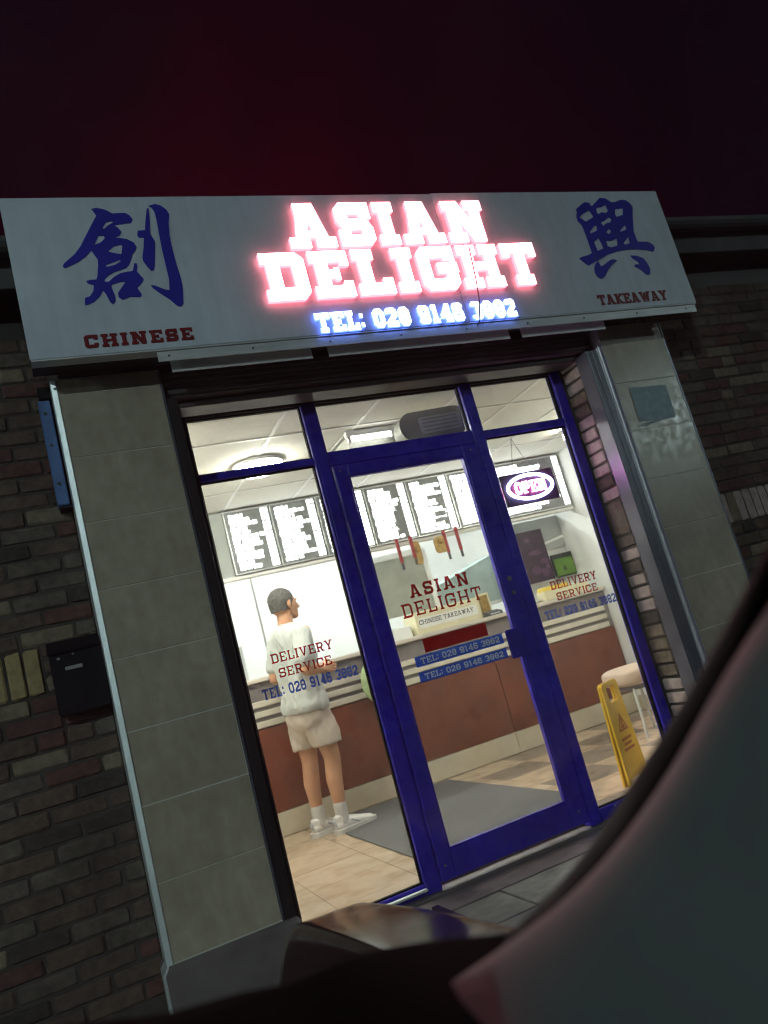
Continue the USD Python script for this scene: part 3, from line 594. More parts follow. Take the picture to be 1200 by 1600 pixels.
# ------------------------------------------------------------------ inside the shop
IX0, IX1, YC, ZC = .20, 4.82, 2.50, 2.60
fl = thing('floor', kind='structure')
obj('screed', bx(-.6, 5.0, .036, 5.2, -.08, -.0035), M['floor_grout'], fl)
T = .45; X0 = .985-2*T
rf = random.Random(3)
for i in range(10):
    for j in range(6):
        x0, y0 = X0+i*T, .036+(j-1)*T+.24
        x1, y1 = x0+T, y0+T
        a_, b_, c_, d_ = max(x0, .2), min(x1, 4.8), max(y0, .036), min(y1, 2.5)
        if b_-a_ < .02 or d_-c_ < .02: continue
        m = M['floor_dark'] if (i >= 6 and (i+j) % 2 == 0) or (i in (4, 5) and j == 0) else M[rf.choice(['floor_beige', 'floor_beige', 'floor_beige_light'])]
        obj('floor_tile', bx(a_+.002, b_-.002, c_+.002, d_-.002, -.012, rf.uniform(-.0006, .0006), .001), m, fl)
dm = obj('entrance_mat', bx(1.552, 2.676, .48, 2.43, .002, .010, .003), M['mat_grey'], label='flat dark grey entrance mat on the beige tiles inside the door', cat='mat')
# walls and ceiling
obj('inner_wall', bx(.08, IX0, .17, 5.0, -.08, 2.9), M['wall_cream'], bld)
obj('inner_wall', bx(IX1, 4.95, .17, 5.0, -.08, 2.9), M['wall_white'], bld)
obj('skirting', cat(bx(IX1-.016, IX1-.001, .2, 2.5, .003, .125, .003), bx(IX1-.022, IX1-.001, .2, 2.5, .126, .138, .002)), M['kick_cream'], bld)
obj('inner_wall', bx(.08, 4.95, 5.0, 5.15, -.08, 2.9), M['wall_white'], bld)
obj('inner_lining', cat(bx(.20, .69, .165, .18, -.003, 2.6), bx(3.125, 4.82, .165, .18, -.003, 2.6), bx(.69, 3.05, .165, .18, 2.536, 2.6)), M['wall_cream'], bld)
cl = thing('ceiling', kind='structure')
obj('deck', bx(.1, 4.95, .165, 5.0, 2.66, 2.9), M['wall_grey'], cl)
for i in range(8):
    for j in range(4):
        x0, y0 = .20+i*.6, .18+j*.6
        x1, y1 = min(x0+.6, IX1), min(y0+.6, 2.56)
        obj('ceiling_tile', bx(x0+.014, x1-.014, y0+.014, y1-.014, 2.603, 2.618), M['ceiling_tile'], cl)
for i in range(9):
    x = .20+i*.6
    if x < IX1: obj('grid_bar', bx(x-.012, x+.012, .18, 2.56, 2.600, 2.6025), M['ceiling_grid'], cl)
for j in range(5):
    y = .18+j*.6
    obj('grid_bar', bx(.20, IX1, y-.012, y+.012, 2.5985, 2.5995), M['ceiling_grid'], cl)
obj('kitchen_ceiling', bx(.2, 4.82, 2.62, 5.0, 2.60, 2.64), M['wall_white'], cl)
# lamps
def round_lamp(x, y, label):
    t = thing('ceiling_lamp', label, 'ceiling lamp', (x, y, 2.597), 0)
    obj('rim', xform(cat(cyl((0, 0, -.022), (0, 0, 0), .175, 28)), (0, 0, 0)), M['card_white'], t)
    b = trimesh.creation.icosphere(subdivisions=3, radius=1.0); v = b.vertices*np.array([.165, .165, .065]); v[:, 2] = np.minimum(v[:, 2], 0); b.vertices = v
    obj('diffuser', xform(b, (0, 0, -.023)), M['lamp_white'], t, smooth=True)
round_lamp(1.43, 1.30, 'bright round ceiling lamp behind the left transom pane')
def tube_lamp(x, y, label, L=.60, z=2.597, m='tube_white', rz=0):
    t = thing('tube_lamp', label, 'tube lamp', (x, y, z), rz)
    obj('batten', bx(-L/2-.03, L/2+.03, -.02, .02, -.04, 0, .004), M['sign_metal' if L < .5 else 'card_white'], t)
    obj('tube', cyl((-L/2, 0, -.058), (L/2, 0, -.058), .015, 12), M[m], t)
    obj('socket', bx(-L/2-.02, -L/2, -.016, .016, -.078, -.041), M['card_white'], t); obj('socket', bx(L/2, L/2+.02, -.016, .016, -.078, -.041), M['card_white'], t)
tube_lamp(2.12, .88, 'short fluorescent tube under the ceiling behind the middle transom pane', .30, m='small_tube')
tube_lamp(.47, 1.30, 'added fluorescent tube out of view along the left wall, brightening the shop', 1.7, rz=90)  # added to brighten the shop, hidden behind the left jamb
tube_lamp(4.35, 1.00, 'added fluorescent tube out of view along the right wall, brightening the shop', 1.5, rz=90)  # second added tube, out of sight past the right jamb
for i, (x, y) in enumerate(((.9, 3.3), (2.1, 3.3), (3.4, 3.5))):
    tube_lamp(x, y, ['kitchen tube lamp over the left end of the counter', 'kitchen tube lamp behind the middle menu boards', 'kitchen tube lamp towards the right of the kitchen'][i], 1.1, 2.597, 'kitchen_tube')
# grey duct and dark unit seen through the middle transom pane
dc = thing('ceiling_duct', 'square grey duct box hanging under the ceiling by the middle transom', 'duct')
obj('box', bx(1.98, 2.52, .95, 1.30, 2.44, 2.597, .006), M['duct_grey'], dc); obj('flange', bx(1.95, 2.55, .92, 1.33, 2.585, 2.5975, .002), M['duct_grey'], dc)
un = thing('rounded_unit', 'dark grey rounded heater unit hanging inside behind the door transom', 'fixture')  # rounded grey shape above the door, its nature left open
def stadium(w, h, r): return sbox(-w/2+r, -h/2+r, w/2-r, h/2-r).buffer(r, 8)
obj('housing', xform(flat(stadium(.46, .185, .085), -.07, .07), (2.33, .42, 2.405), rz=-6), M['unit_dark'], un, smooth=35)
obj('grille', xform(flat(stadium(.28, .105, .02), -.008, .0), (2.36, .348, 2.40), rz=-6), M['unit_grey'], un)
for k in range(4): obj('louvre', xform(bx(-.12, .12, -.006, 0, -.004, .004, .002), (2.36, .343, 2.365+k*.024), rz=-6), M['unit_dark'], un)
obj('bracket', bx(2.28, 2.40, .031, .40, 2.196, 2.204), M['unit_dark'], un); obj('bracket', bx(2.31, 2.37, .385, .40, 2.2045, 2.32), M['unit_dark'], un)

# ------------------------------------------------------------------ counter
ct = thing('counter', 'long brown fronted counter with pale rails and a cream kick panel', 'counter')
xs = [.21, 1.20, 2.30, 3.45, 4.815]
for k, (a_, b_) in enumerate(zip(xs[:-1], xs[1:])):
    obj('front_panel', bx(a_+.003, b_-.003, YC, YC+.03, .182, .815, .003), M['counter_red' if k < 2 and k == 1 and False else 'counter_brown'], ct)
    obj('kick_panel', bx(a_+.002, b_-.002, YC+.004, YC+.03, .003, .179, .002), M['kick_cream'], ct)
obj('carcass', bx(.21, 4.815, YC+.031, 3.02, .003, 1.165), M['counter_dark'], ct)
obj('upper_panel', bx(.21, 4.815, YC+.006, YC+.030, .817, 1.165), M['counter_dark'], ct)
for z0, z1 in ((.822, .872), (.902, .950), (.980, 1.028)):
    obj('rail', bx(.21, 4.76, YC-.014, YC+.0055, z0, z1, .006), M['strip_pale'], ct)
obj('worktop', bx(.21, 4.815, YC-.035, 3.06, 1.167, 1.205, .008), M['counter_top'], ct)
gb = thing('green_bag', 'pale green carrier bag hanging on the counter front beside the door stile', 'bag')
bm = ball((0, 0, 0), 1.0, 3, (.105, .05, .17)); v = bm.vertices
v[:, 2] *= 1+.15*(v[:, 0] > 0); v += .014*(meshkit.fbm(v*14, 3, 4)[:, None]-.5)*np.array([1, 1, 1]); bm.vertices = v
obj('sack', xform(bm, (2.262, 2.43, .93)), M['bag_green'], gb, smooth=True)
obj('handle', tube([(2.25, 2.44, 1.06), (2.27, 2.45, 1.15), (2.33, 2.45, 1.15), (2.35, 2.44, 1.06)], .008, 6), M['bag_green'], gb)

# things standing on the counter
def box_thing(name, label, c, x0, x1, y0, y1, z0, z1, m, lid=True):
    t = thing(name, label, c)
    obj('body', bx(x0, x1, y0, y1, z0, z1, .004), M[m], t)
    if lid: obj('label', bx(x0+.03, x1-.03, y0-.0025, y0-.0005, z0+(z1-z0)*.25, z1-(z1-z0)*.3), M['card_white'], t)
    return t
CTZ = 1.2055
box_thing('paper_stack', 'stack of white paper bags on the counter at left of the door view', 'paper bags', 2.48, 2.80, 2.62, 2.80, CTZ, 1.31, 'card_white', False)
box_thing('cream_box', 'wide cream cardboard box on the counter behind the door lettering', 'box', 2.84, 3.50, 2.58, 2.84, CTZ, 1.405, 'card_cream')
t = thing('picture_frame', 'small brown picture standing on the counter at the right of the door pane', 'picture')
obj('frame', bx(3.535, 3.665, 2.66, 2.675, CTZ, 1.43, .004), M['card_cream'], t); obj('picture', bx(3.553, 3.647, 2.6575, 2.6595, 1.235, 1.41), M['gold'], t)
t = thing('card_reader', 'small black card reader on the counter edge by the door stile', 'card reader')
obj('body', trimesh.convex.convex_hull(np.array([(3.50, 2.475, CTZ), (3.66, 2.475, CTZ), (3.50, 2.57, CTZ), (3.66, 2.57, CTZ), (3.505, 2.48, 1.235), (3.655, 2.48, 1.235), (3.505, 2.565, 1.255), (3.655, 2.565, 1.255)])), M['vinyl_black'], t)
obj('display', bx(3.53, 3.63, 2.4765, 2.4785, 1.213, 1.228), M['unit_grey'], t)
t = thing('menu_stack', 'leaning cream and yellow menu card stack on the counter under the green screen', 'menu cards')
obj('cards', bx(4.17, 4.68, 2.52, 2.66, CTZ, 1.295, .004), M['card_cream'], t); obj('cover', bx(4.19, 4.48, 2.55, 2.66, 1.2955, 1.335, .003), M['card_yellow'], t)
t = thing('white_dish', 'white oval dish on the counter edge by the right window pane', 'dish')
obj('bowl', ball((4.02, 2.60, 1.225), .1, 3, (1.3, .7, .22)), M['card_white'], t, smooth=True); obj('rim', ball((4.02, 2.60, 1.238), .1, 3, (1.38, .78, .06)), M['card_white'], t, smooth=True)

t = thing('steel_urn', 'grey steel urn standing behind the counter at the far left of the window', 'urn')
obj('body', cyl((1.27, 2.80, CTZ), (1.27, 2.80, 1.50), .075, 22), M['steel'], t, smooth=40); obj('lid', cat(cyl((1.27, 2.80, 1.5005), (1.27, 2.80, 1.525), .079, 22, .05), ball((1.27, 2.80, 1.535), .016, 2)), M['steel'], t, smooth=40)
obj('tap', tube([(1.27, 2.724, 1.25), (1.27, 2.69, 1.25), (1.27, 2.69, 1.225)], .009, 8), M['unit_dark'], t)
# posts and frames over the counter
sc = thing('counter_screen', 'slim steel posts and rails framing the serving hatch over the counter', 'screen')
for x in (1.497, 2.272): obj('post', bx(x-.008, x+.008, 2.56, 2.58, CTZ, 2.03, .002), M['steel'], sc)
obj('post', bx(2.50, 2.545, 2.56, 2.60, CTZ, 2.03, .004), M['card_white'], sc); obj('post', bx(3.80, 3.86, 2.56, 2.60, CTZ, 2.03, .004), M['card_white'], sc)
obj('rail', bx(.25, 4.81, 2.53, 2.62, 2.012, 2.042, .004), M['card_white'], sc)
# grey framed board and screen behind the counter
t = thing('wall_board', 'grey board in a white frame behind the counter left in the door view', 'board')
obj('panel', bx(2.70, 3.22, 2.90, 2.91, 1.42, 1.95), M['grey_board'], t)
obj('frame', cat(bx(2.65, 3.27, 2.88, 2.915, 1.952, 2.005, .004), bx(2.65, 2.698, 2.88, 2.915, 1.37, 1.951, .004), bx(3.222, 3.27, 2.88, 2.915, 1.37, 1.951, .004)), M['card_white'], t)
t = thing('cooker_hood', 'slanting grey blue steel hood behind the counter right in the door view', 'hood')
obj('canopy', trimesh.convex.convex_hull(np.array([(3.20, 3.0, 1.35), (4.1, 3.0, 1.35), (4.1, 3.0, 1.82), (3.36, 3.0, 1.62), (3.20, 3.5, 1.35), (4.1, 3.5, 1.35), (4.1, 3.5, 1.82), (3.36, 3.5, 1.62)])), M['slate_blue'], t)
obj('rim', bx(3.18, 4.12, 2.985, 3.51, 1.325, 1.349, .004), M['steel'], t)
# right hand back panel
t = thing('back_panel', 'grey back wall panel under the right hand menu board', 'wall panel')
obj('panel', bx(4.28, 4.815, 2.86, 2.88, 1.70, 2.03), M['wall_grey'], t); obj('lower_panel', bx(4.0, 4.815, 2.885, 2.90, 1.21, 2.03), M['wall_white'], t)
obj('batten', xform(bx(-.27, .27, -.012, 0, -.012, .012, .003), (4.55, 2.859, 1.765), ry=-9), M['card_white'], t)
t = thing('purple_poster', 'dark purple poster hanging behind the counter beside the green screen', 'poster')
YP = 2.75; k_ = (3.75+YP)/6.25
obj('sheet', bx(4.03*k_, 4.33*k_, YP, YP+.006, 1.105+(1.39-1.105)*k_, 1.105+(1.885-1.105)*k_), M['poster_purple'], t)
pz = lambda z: 1.105+(z-1.105)*k_
rr = random.Random(9)
blobs = unary_union([affinity.scale(Polygon([(math.cos(a_)*rr.uniform(.7, 1), math.sin(a_)*rr.uniform(.7, 1)) for a_ in np.linspace(0, 6.28, 12)[:-1]]).buffer(0), w, h, origin=(0, 0)).buffer(0) if False else affinity.translate(affinity.scale(Polygon([(math.cos(a_)*rr.uniform(.75, 1), math.sin(a_)*rr.uniform(.75, 1)) for a_ in np.linspace(0, 6.28, 12)[:-1]]), w, h, origin=(0, 0)), x*k_, pz(z)) for x, z, w, h in ((4.14, 1.80, .035, .028), (4.19, 1.67, .10, .030), (4.27, 1.58, .05, .032), (4.15, 1.50, .07, .04), (4.24, 1.47, .045, .045), (4.29, 1.52, .03, .03))])
obj('print', flat(blobs, YP-.0022, YP-.0004), M['poster_purple_light'], t)
t = thing('green_screen', 'small screen showing green picture beside the purple poster', 'screen')
obj('casing', bx(4.565, 4.885-.075, 2.80, 2.83, 1.400, 1.635, .004), M['screen_black'], t)
obj('picture', bx(4.575, 4.800, 2.797, 2.7995, 1.415, 1.585), M['screen_green'], t)
obj('figure', flat(unary_union([sbox(4.66, 1.46, 4.70, 1.49), sbox(4.675, 1.48, 4.69, 1.51)]), 2.7955, 2.7968), M['screen_black'], t)

# ------------------------------------------------------------------ menu boards: lit lettering too bright to read
rm = random.Random(21)
def blob_lines(x0, x1, z0, z1, n, lead):
    """lines of lit text as the photograph shows them: run together on the left, ragged on the right"""
    g = []; h = (z1-z0)/n
    for k in range(n):
        L = (x1-x0)*(rm.uniform(.50, .98) if k else rm.uniform(.3, .95))
        zc = z1-h*(k+.5)
        x = x0+(0 if not lead else rm.uniform(0, .01))
        while x < x0+L:
            w = min(rm.uniform(.035, .10), x0+L-x+.01)
            hh = h*rm.uniform(.36, .46)
            xx = x
            while xx < x+w:                     # each word a run of letters of uneven height, bloated by their own glare
                lw = rm.uniform(.008, .014); up = rm.uniform(.45, 1.0); dn = rm.uniform(.55, 1.0)
                g.append(sbox(xx, zc-hh*dn, min(xx+lw, x+w), zc+hh*up).buffer(.0045)); xx += lw+rm.uniform(.004, .009)
            x += w+rm.uniform(.012, .022)
    return unary_union(g)
labels = ['leftmost lit menu board over the counter, with a thin pale frame', 'lit menu board second from the left over the counter', 'lit menu board half hidden by the left door stile', 'lit menu board at the left of the door view above the hanging ornaments',
          'lit menu board with a dark gap in its text, middle of the door view', 'lit menu board at the right of the door view beside the door stile', 'rightmost lit menu board behind the OPEN sign']
cols = [1.375, 1.775, 2.19, 2.645, 3.065, 3.50, 3.96, 4.79]
for k in range(7):
    a_, b_ = cols[k], cols[k+1]
    t = thing('menu_board', labels[k], 'menu board', group='menu boards over the counter')
    obj('board', bx(a_+.002, b_-.002, YC+.02, YC+.06, 2.045, 2.585, .003), M['menu_board'], t)
    obj('frame', cat(bx(a_+.002, a_+.012, YC+.008, YC+.0195, 2.045, 2.585, .002), bx(a_+.0125, b_-.002, YC+.008, YC+.0195, 2.573, 2.585, .002), bx(a_+.0125, b_-.002, YC+.008, YC+.0195, 2.045, 2.055, .002)), M['steel'], t)
    w = b_-a_
    pc = b_-.075
    g = blob_lines(a_+.045, pc-.015, 2.075, 2.555, 13, True)
    if k == 4: g = g.difference(sbox(a_+.16, 2.30, b_, 2.315)).difference(sbox(a_+.22, 2.20, b_-.1, 2.25))
    if k == 3: g = g.difference(sbox(a_+.24, 2.16, b_-.08, 2.33))
    obj('menu_text', flat(g, YC+.014, YC+.0195), M['menu_glow'], t)
    # the price column: two bright uprights close together
    pr = []
    for xx in (pc, pc+.036):
        z = 2.07
        while z < 2.54:
            L = rm.uniform(.18, .46); pr.append(sbox(xx, z, xx+.021, min(z+L, 2.56)).buffer(.003)); z += L+.018
    pr.append(sbox(pc, 2.548, pc+.057, 2.566).buffer(.003))
    obj('price_text', flat(unary_union(pr), YC+.014, YC+.0195), M['menu_glow'], t)
obj('bulkhead', bx(.21, 4.815, YC+.065, YC+.115, 2.045, 2.599), M['wall_grey'], bld)

# hanging ornaments under the boards
def ornament(name, label, x, z0, gold, c='ornament'):
    t = thing(name, label, c, group='ornaments hung under the menu boards')
    obj('cord', cat(bx(x-.014, x+.014, 2.42, 2.442, z0, 2.06, .004)), M['red_cord'], t)
    obj('tip', bx(x-.012, x+.012, 2.423, 2.439, z0-.06, z0-.001, .004), M['vinyl_black'], t)
    if gold:
        obj('plaque', flat(affinity.translate(affinity.scale(stadium(1, 1, .3), gold[0], gold[1]), x+gold[2], gold[3]), 2.425, 2.437), M['gold'], t)
        obj('boss', ball((x+gold[2], 2.42, gold[3]+.03), .025, 2, (1, .4, 1)), M['gold'], t, smooth=True)
    return t
ornament('hanging_ornament', 'plain dark red cord ornament hanging first from the left', 2.80, 1.84, None)
ornament('hanging_ornament', 'red cord ornament with a long narrow brass plaque', 2.935, 1.86, (.085, .21, .03, 1.90))
ornament('hanging_ornament', 'red cord ornament with a round brass plaque', 3.27, 1.84, (.13, .15, -.055, 1.93))
ornament('hanging_ornament', 'plain dark red cord ornament hanging last beside the door stile', 3.40, 1.84, None)

# ------------------------------------------------------------------ OPEN sign hanging in the right window
op = thing('open_sign', 'glowing OPEN sign in an oval on a purple board in the right window', 'sign')
OX, OZ, OY = 2.680, 1.845, .085
obj('board', bx(2.497, 2.875, OY+.012, OY+.030, 1.746, 1.940, .004), M['poster_purple'], op)
an = np.linspace(0, 2*np.pi, 41)
oval = [(OX+.158*math.cos(a_), OY, OZ+.072*math.sin(a_)) for a_ in an]
obj('oval_tube', tube(oval, .011, 8), M['neon_blue'], op)
for ch, g in lettering('OPEN', OX-.108, OX+.112, OZ-.036, OZ+.036, t=.2, s=.10, gap=.16):
    obj('neon_letter', flat(g, OY-.006, OY+.006), M['neon_pink'], op)
obj('hanging_wire', cat(cyl((2.60, OY+.02, 1.938), (2.66, OY+.02, 2.16), .002, 5), cyl((2.74, OY+.02, 1.938), (2.66, OY+.02, 2.16), .002, 5)), M['unit_dark'], op)

# ------------------------------------------------------------------ wet floor sign and stool
wf = thing('wet_floor_sign', 'yellow folding wet floor sign standing inside the right window', 'floor sign', (2.985, .375, .001), 27)
def a_board(sgn):
    g = Polygon([(-.145, 0), (-.115, .0), (-.09, .03), (.09, .03), (.115, 0), (.145, 0), (.108, .585), (.085, .60), (-.085, .60), (-.108, .585)])
    g = g.difference(sbox(-.045, .49, .045, .56).buffer(.012))
    m = flat(g, -.007, .007); return xform(m, (0, sgn*.016, 0), rx=sgn*.8)
obj('front_board', a_board(-1), M['yellow_plastic'], wf)
obj('rear_board', a_board(1), M['yellow_plastic'], wf)
def on_board(g, lift=-.0085):
    return xform(flat(g, lift-.001, lift+.0008), (0, -.016, 0), rx=-.8)
tri = Polygon([(-.062, .30), (.062, .30), (0, .405)])
obj('warning_mark', on_board(unary_union([tri.difference(tri.buffer(-.010)), sbox(-.005, .335, .005, .37), Polygon([(-.03, .315), (.03, .312), (.0, .345)])])), M['print_orange'], wf)
obj('warning_print', on_board(unary_union([affinity.translate(sbox(-w_/2, 0, w_/2, .016), 0, z_) for w_, z_ in ((.13, .245), (.10, .215), (.14, .185))])), M['print_orange'], wf)
obj('hinge', cyl((-.085, 0, .592), (.085, 0, .592), .012, 10), M['yellow_plastic'], wf)
obj('stay', bx(-.10, -.094, -.018, .018, .2, .212), M['print_orange'], wf)
stl = thing('stool', 'cream cushioned stool behind the yellow wet floor sign', 'stool', (4.03, 1.45, 0))
cush = trimesh.creation.icosphere(subdivisions=3, radius=1.0); v = cush.vertices
cush.vertices = np.sign(v)*np.abs(v)**.55*np.array([.215, .20, .075])
obj('cushion', xform(cush, (0, 0, .462)), M['stool_cream'], stl, smooth=True)
obj('seat_base', cyl((0, 0, .36), (0, 0, .392), .16, 20), M['counter_dark'], stl)
for sx in (-1, 1):
    for sy in (-1, 1): obj('leg', cyl((sx*.16, sy*.15, .001), (sx*.11, sy*.10, .37), .012, 8), M['steel'], stl)
# ------------------------------------------------------------------ the person at the counter
_sp = trimesh.creation.icosphere(subdivisions=2, radius=1.0).vertices
def S(x, y, z, r, sx=1, sy=1, sz=1): return _sp*np.array([sx, sy, sz])*r+np.array([x, y, z])
def hull(*pts): return Manifold.hull_points(np.vstack(pts))
def chain(*sph):
    return [hull(a_, b_) for a_, b_ in zip(sph[:-1], sph[1:])]
def merge(ms, length=.014, it=12, lam=.5):
    u = Manifold.batch_boolean(ms, manifold3d.OpType.Add).refine_to_length(length)
    t = as_tm(u); t.merge_vertices()
    trimesh.smoothing.filter_taubin(t, lamb=lam, nu=lam+.03, iterations=it)
    return t
def creased(t, amp, freq, seed, stretch=(1, 1, 1)):
    v = t.vertices; n = t.vertex_normals
    t.vertices = v+n*(amp*(meshkit.fbm(v*freq*np.array(stretch)+7, 3, seed)-.5))[:, None]; return t
per = thing('person', 'person in a white t-shirt, beige shorts and white trainers waiting at the counter', 'person', (1.545, 1.99, 0), 18)
def leg(y, dx):
    return chain(S(0, y*.9, .90, .098), S(.015+dx, y, .52, .060, 1, 1, 1.1), S(-.012+dx, y, .37, .060), S(-.02+dx, y, .16, .040), S(-.025+dx, y, .07, .040)) + chain(S(-.045+dx, y, .045, .036), S(.10+dx, y*1.12, .035, .030), S(.16+dx, y*1.15, .030, .022))
def arm(y, s):
    e = (-.075, y*1.16, 1.165); w = (.135, y*.62, 1.140)
    a_ = chain(S(.0, y, 1.425, .058), S(-.045, y*1.10, 1.29, .050), S(*e, .041), S(.03, y*1.0, 1.155, .042), S(*w, .028))
    px, py, pz_ = w[0]+.075, w[1]-.02*s, w[2]+.004
    a_ += [hull(S(*w, .027), S(px-.02, py, pz_+.025, .020, 1, .7, 1), S(px-.02, py, pz_-.025, .020, 1, .7, 1), S(px+.015, py, pz_+.028, .014), S(px+.015, py, pz_-.028, .013))]
    for k, L in enumerate((.040, .045, .042, .032)):
        z = pz_+.030-k*.0195
        a_ += chain(S(px+.012, py, z, .0105), S(px+.012+L, py-.004*s, z-.004, .0095), S(px+.018+L*1.4, py-.022*s, z-.006, .0088), S(px+.008+L*1.3, py-.040*s, z-.006, .008))
    a_ += chain(S(px-.035, py, pz_+.028, .013), S(px-.005, py-.020*s, pz_+.052, .011), S(px+.025, py-.030*s, pz_+.056, .0095))
    return a_
HX, HZ = .025, 1.670
head = [hull(S(HX-.02, 0, HZ+.035, .090, 1.08, .88, 1), S(HX+.02, 0, HZ+.005, .076, 1.0, .92, 1.1), S(HX-.035, 0, HZ-.01, .075)),
        hull(S(HX+.035, 0, HZ-.02, .064, 1, .95, 1), S(HX+.062, 0, HZ-.088, .030, 1, 1.25, .8), S(HX+.0, .038, HZ-.055, .028), S(HX+.0, -.038, HZ-.055, .028)),
        hull(S(HX+.094, 0, HZ+.018, .010), S(HX+.117, 0, HZ-.026, .012, 1, 1.1, .9), S(HX+.086, 0, HZ-.032, .016, 1, 1.2, .7)),       # nose
        hull(S(HX+.088, .016, HZ-.062, .010, .8, 1, .6), S(HX+.088, -.016, HZ-.062, .010, .8, 1, .6), S(HX+.093, 0, HZ-.060, .009)),     # lips
        hull(S(HX+.086, .034, HZ+.030, .012, .7, 1.6, .5), S(HX+.090, .012, HZ+.026, .010, .7, 1, .5)), hull(S(HX+.086, -.034, HZ+.030, .012, .7, 1.6, .5), S(HX+.090, -.012, HZ+.026, .010, .7, 1, .5))]
for s in (-1, 1):
    head.append(hull(S(HX-.012, s*.080, HZ+.018, .020, .9, .35, 1), S(HX-.018, s*.086, HZ-.005, .018, .9, .35, 1), S(HX-.008, s*.079, HZ-.030, .010, .8, .5, 1)))
neck = chain(S(-.015, 0, 1.47, .068), S(-.008, 0, 1.54, .058), S(HX-.02, 0, HZ-.05, .060))
def row(x, y, z, r, sx=1.0): return np.vstack([S(x, y, z, r, sx), S(x, -y, z, r, sx)])
torso = [hull(row(-.01, .075, .90, .100), row(-.005, .07, 1.06, .100)), hull(row(-.005, .07, 1.06, .100), row(.0, .085, 1.26, .108)), hull(row(.0, .085, 1.26, .108), row(-.012, .125, 1.42, .065), S(-.02, 0, 1.46, .07)), hull(row(-.012, .10, 1.42, .055), S(-.012, 0, 1.50, .058))]
body = merge(torso+neck+head+leg(-.10, .03)+leg(.10, -.035)+arm(-.19, -1)+arm(.19, 1), .011, 8)
obj('body', body, M['skin'], per, smooth=True)
for s in (-1, 1):
    obj('eye', ball((HX+.083, s*.032, HZ+.010), .0115, 2), M['card_white'], per, smooth=True)
    obj('iris', ball((HX+.0925, s*.032, HZ+.010), .0045, 1), M['vinyl_black'], per)
# hair: a cap over the crown, back and sides, ending above the ears and at the nape
hc = hull(S(HX-.026, 0, HZ+.038, .099, 1.06, .90, 1.02), S(HX-.045, 0, HZ-.015, .080, 1, .95, 1))
cut = hull(S(HX+.12, .2, HZ+.055, .03), S(HX+.12, -.2, HZ+.055, .03), S(HX+.10, .2, HZ-.3, .03), S(HX+.10, -.2, HZ-.3, .03), S(HX+.018, .2, HZ-.3, .03), S(HX+.018, -.2, HZ-.3, .03), S(HX+.075, .2, HZ+.05, .03), S(HX+.075, -.2, HZ+.05, .03))
low = hull(*[S(x, y, z, .01) for x in (-.3, .3) for y in (-.3, .3) for z in (HZ-.4, HZ-.050)])
hair = as_tm((hc-cut-low).refine_to_length(.0055)); hair.merge_vertices(); trimesh.smoothing.filter_taubin(hair, iterations=6)
obj('hair', creased(creased(hair, .010, 55, 3), .012, 150, 4), M['hair_grey'], per, smooth=True)
# t-shirt
def sleeve(y):
    return chain(S(-.004, y*.93, 1.425, .072), S(-.040, y*1.09, 1.30, .070), S(-.053, y*1.12, 1.245, .072))
st_ = [hull(row(-.012, .086, .915, .130, .98), row(-.008, .080, 1.06, .114)), hull(row(-.008, .080, 1.06, .114), row(-.002, .092, 1.26, .116)), hull(row(-.002, .092, 1.26, .116), row(-.014, .132, 1.42, .076), S(-.02, 0, 1.455, .088)), hull(row(-.014, .135, 1.42, .072), S(-.015, 0, 1.495, .072))]
shirt = Manifold.batch_boolean(st_+sleeve(-.19)+sleeve(.19), manifold3d.OpType.Add)
cutbox = lambda x0, x1, y0, y1, z0, z1: Manifold.cube((x1-x0, y1-y0, z1-z0)).translate((x0, y0, z0))
shirt = shirt-hull(S(.03, 0, 1.575, .075), S(.0, 0, 1.56, .070))
shirt = shirt-cutbox(-.4, .4, -.5, .5, .5, .875)
t = as_tm(shirt.refine_to_length(.013)); t.merge_vertices(); trimesh.smoothing.filter_taubin(t, iterations=7)
obj('shirt', creased(creased(t, .034, 8, 5, (1.6, 1.6, .8)), .016, 26, 6, (1.5, 1.5, .6)), M['shirt'], per, smooth=True)
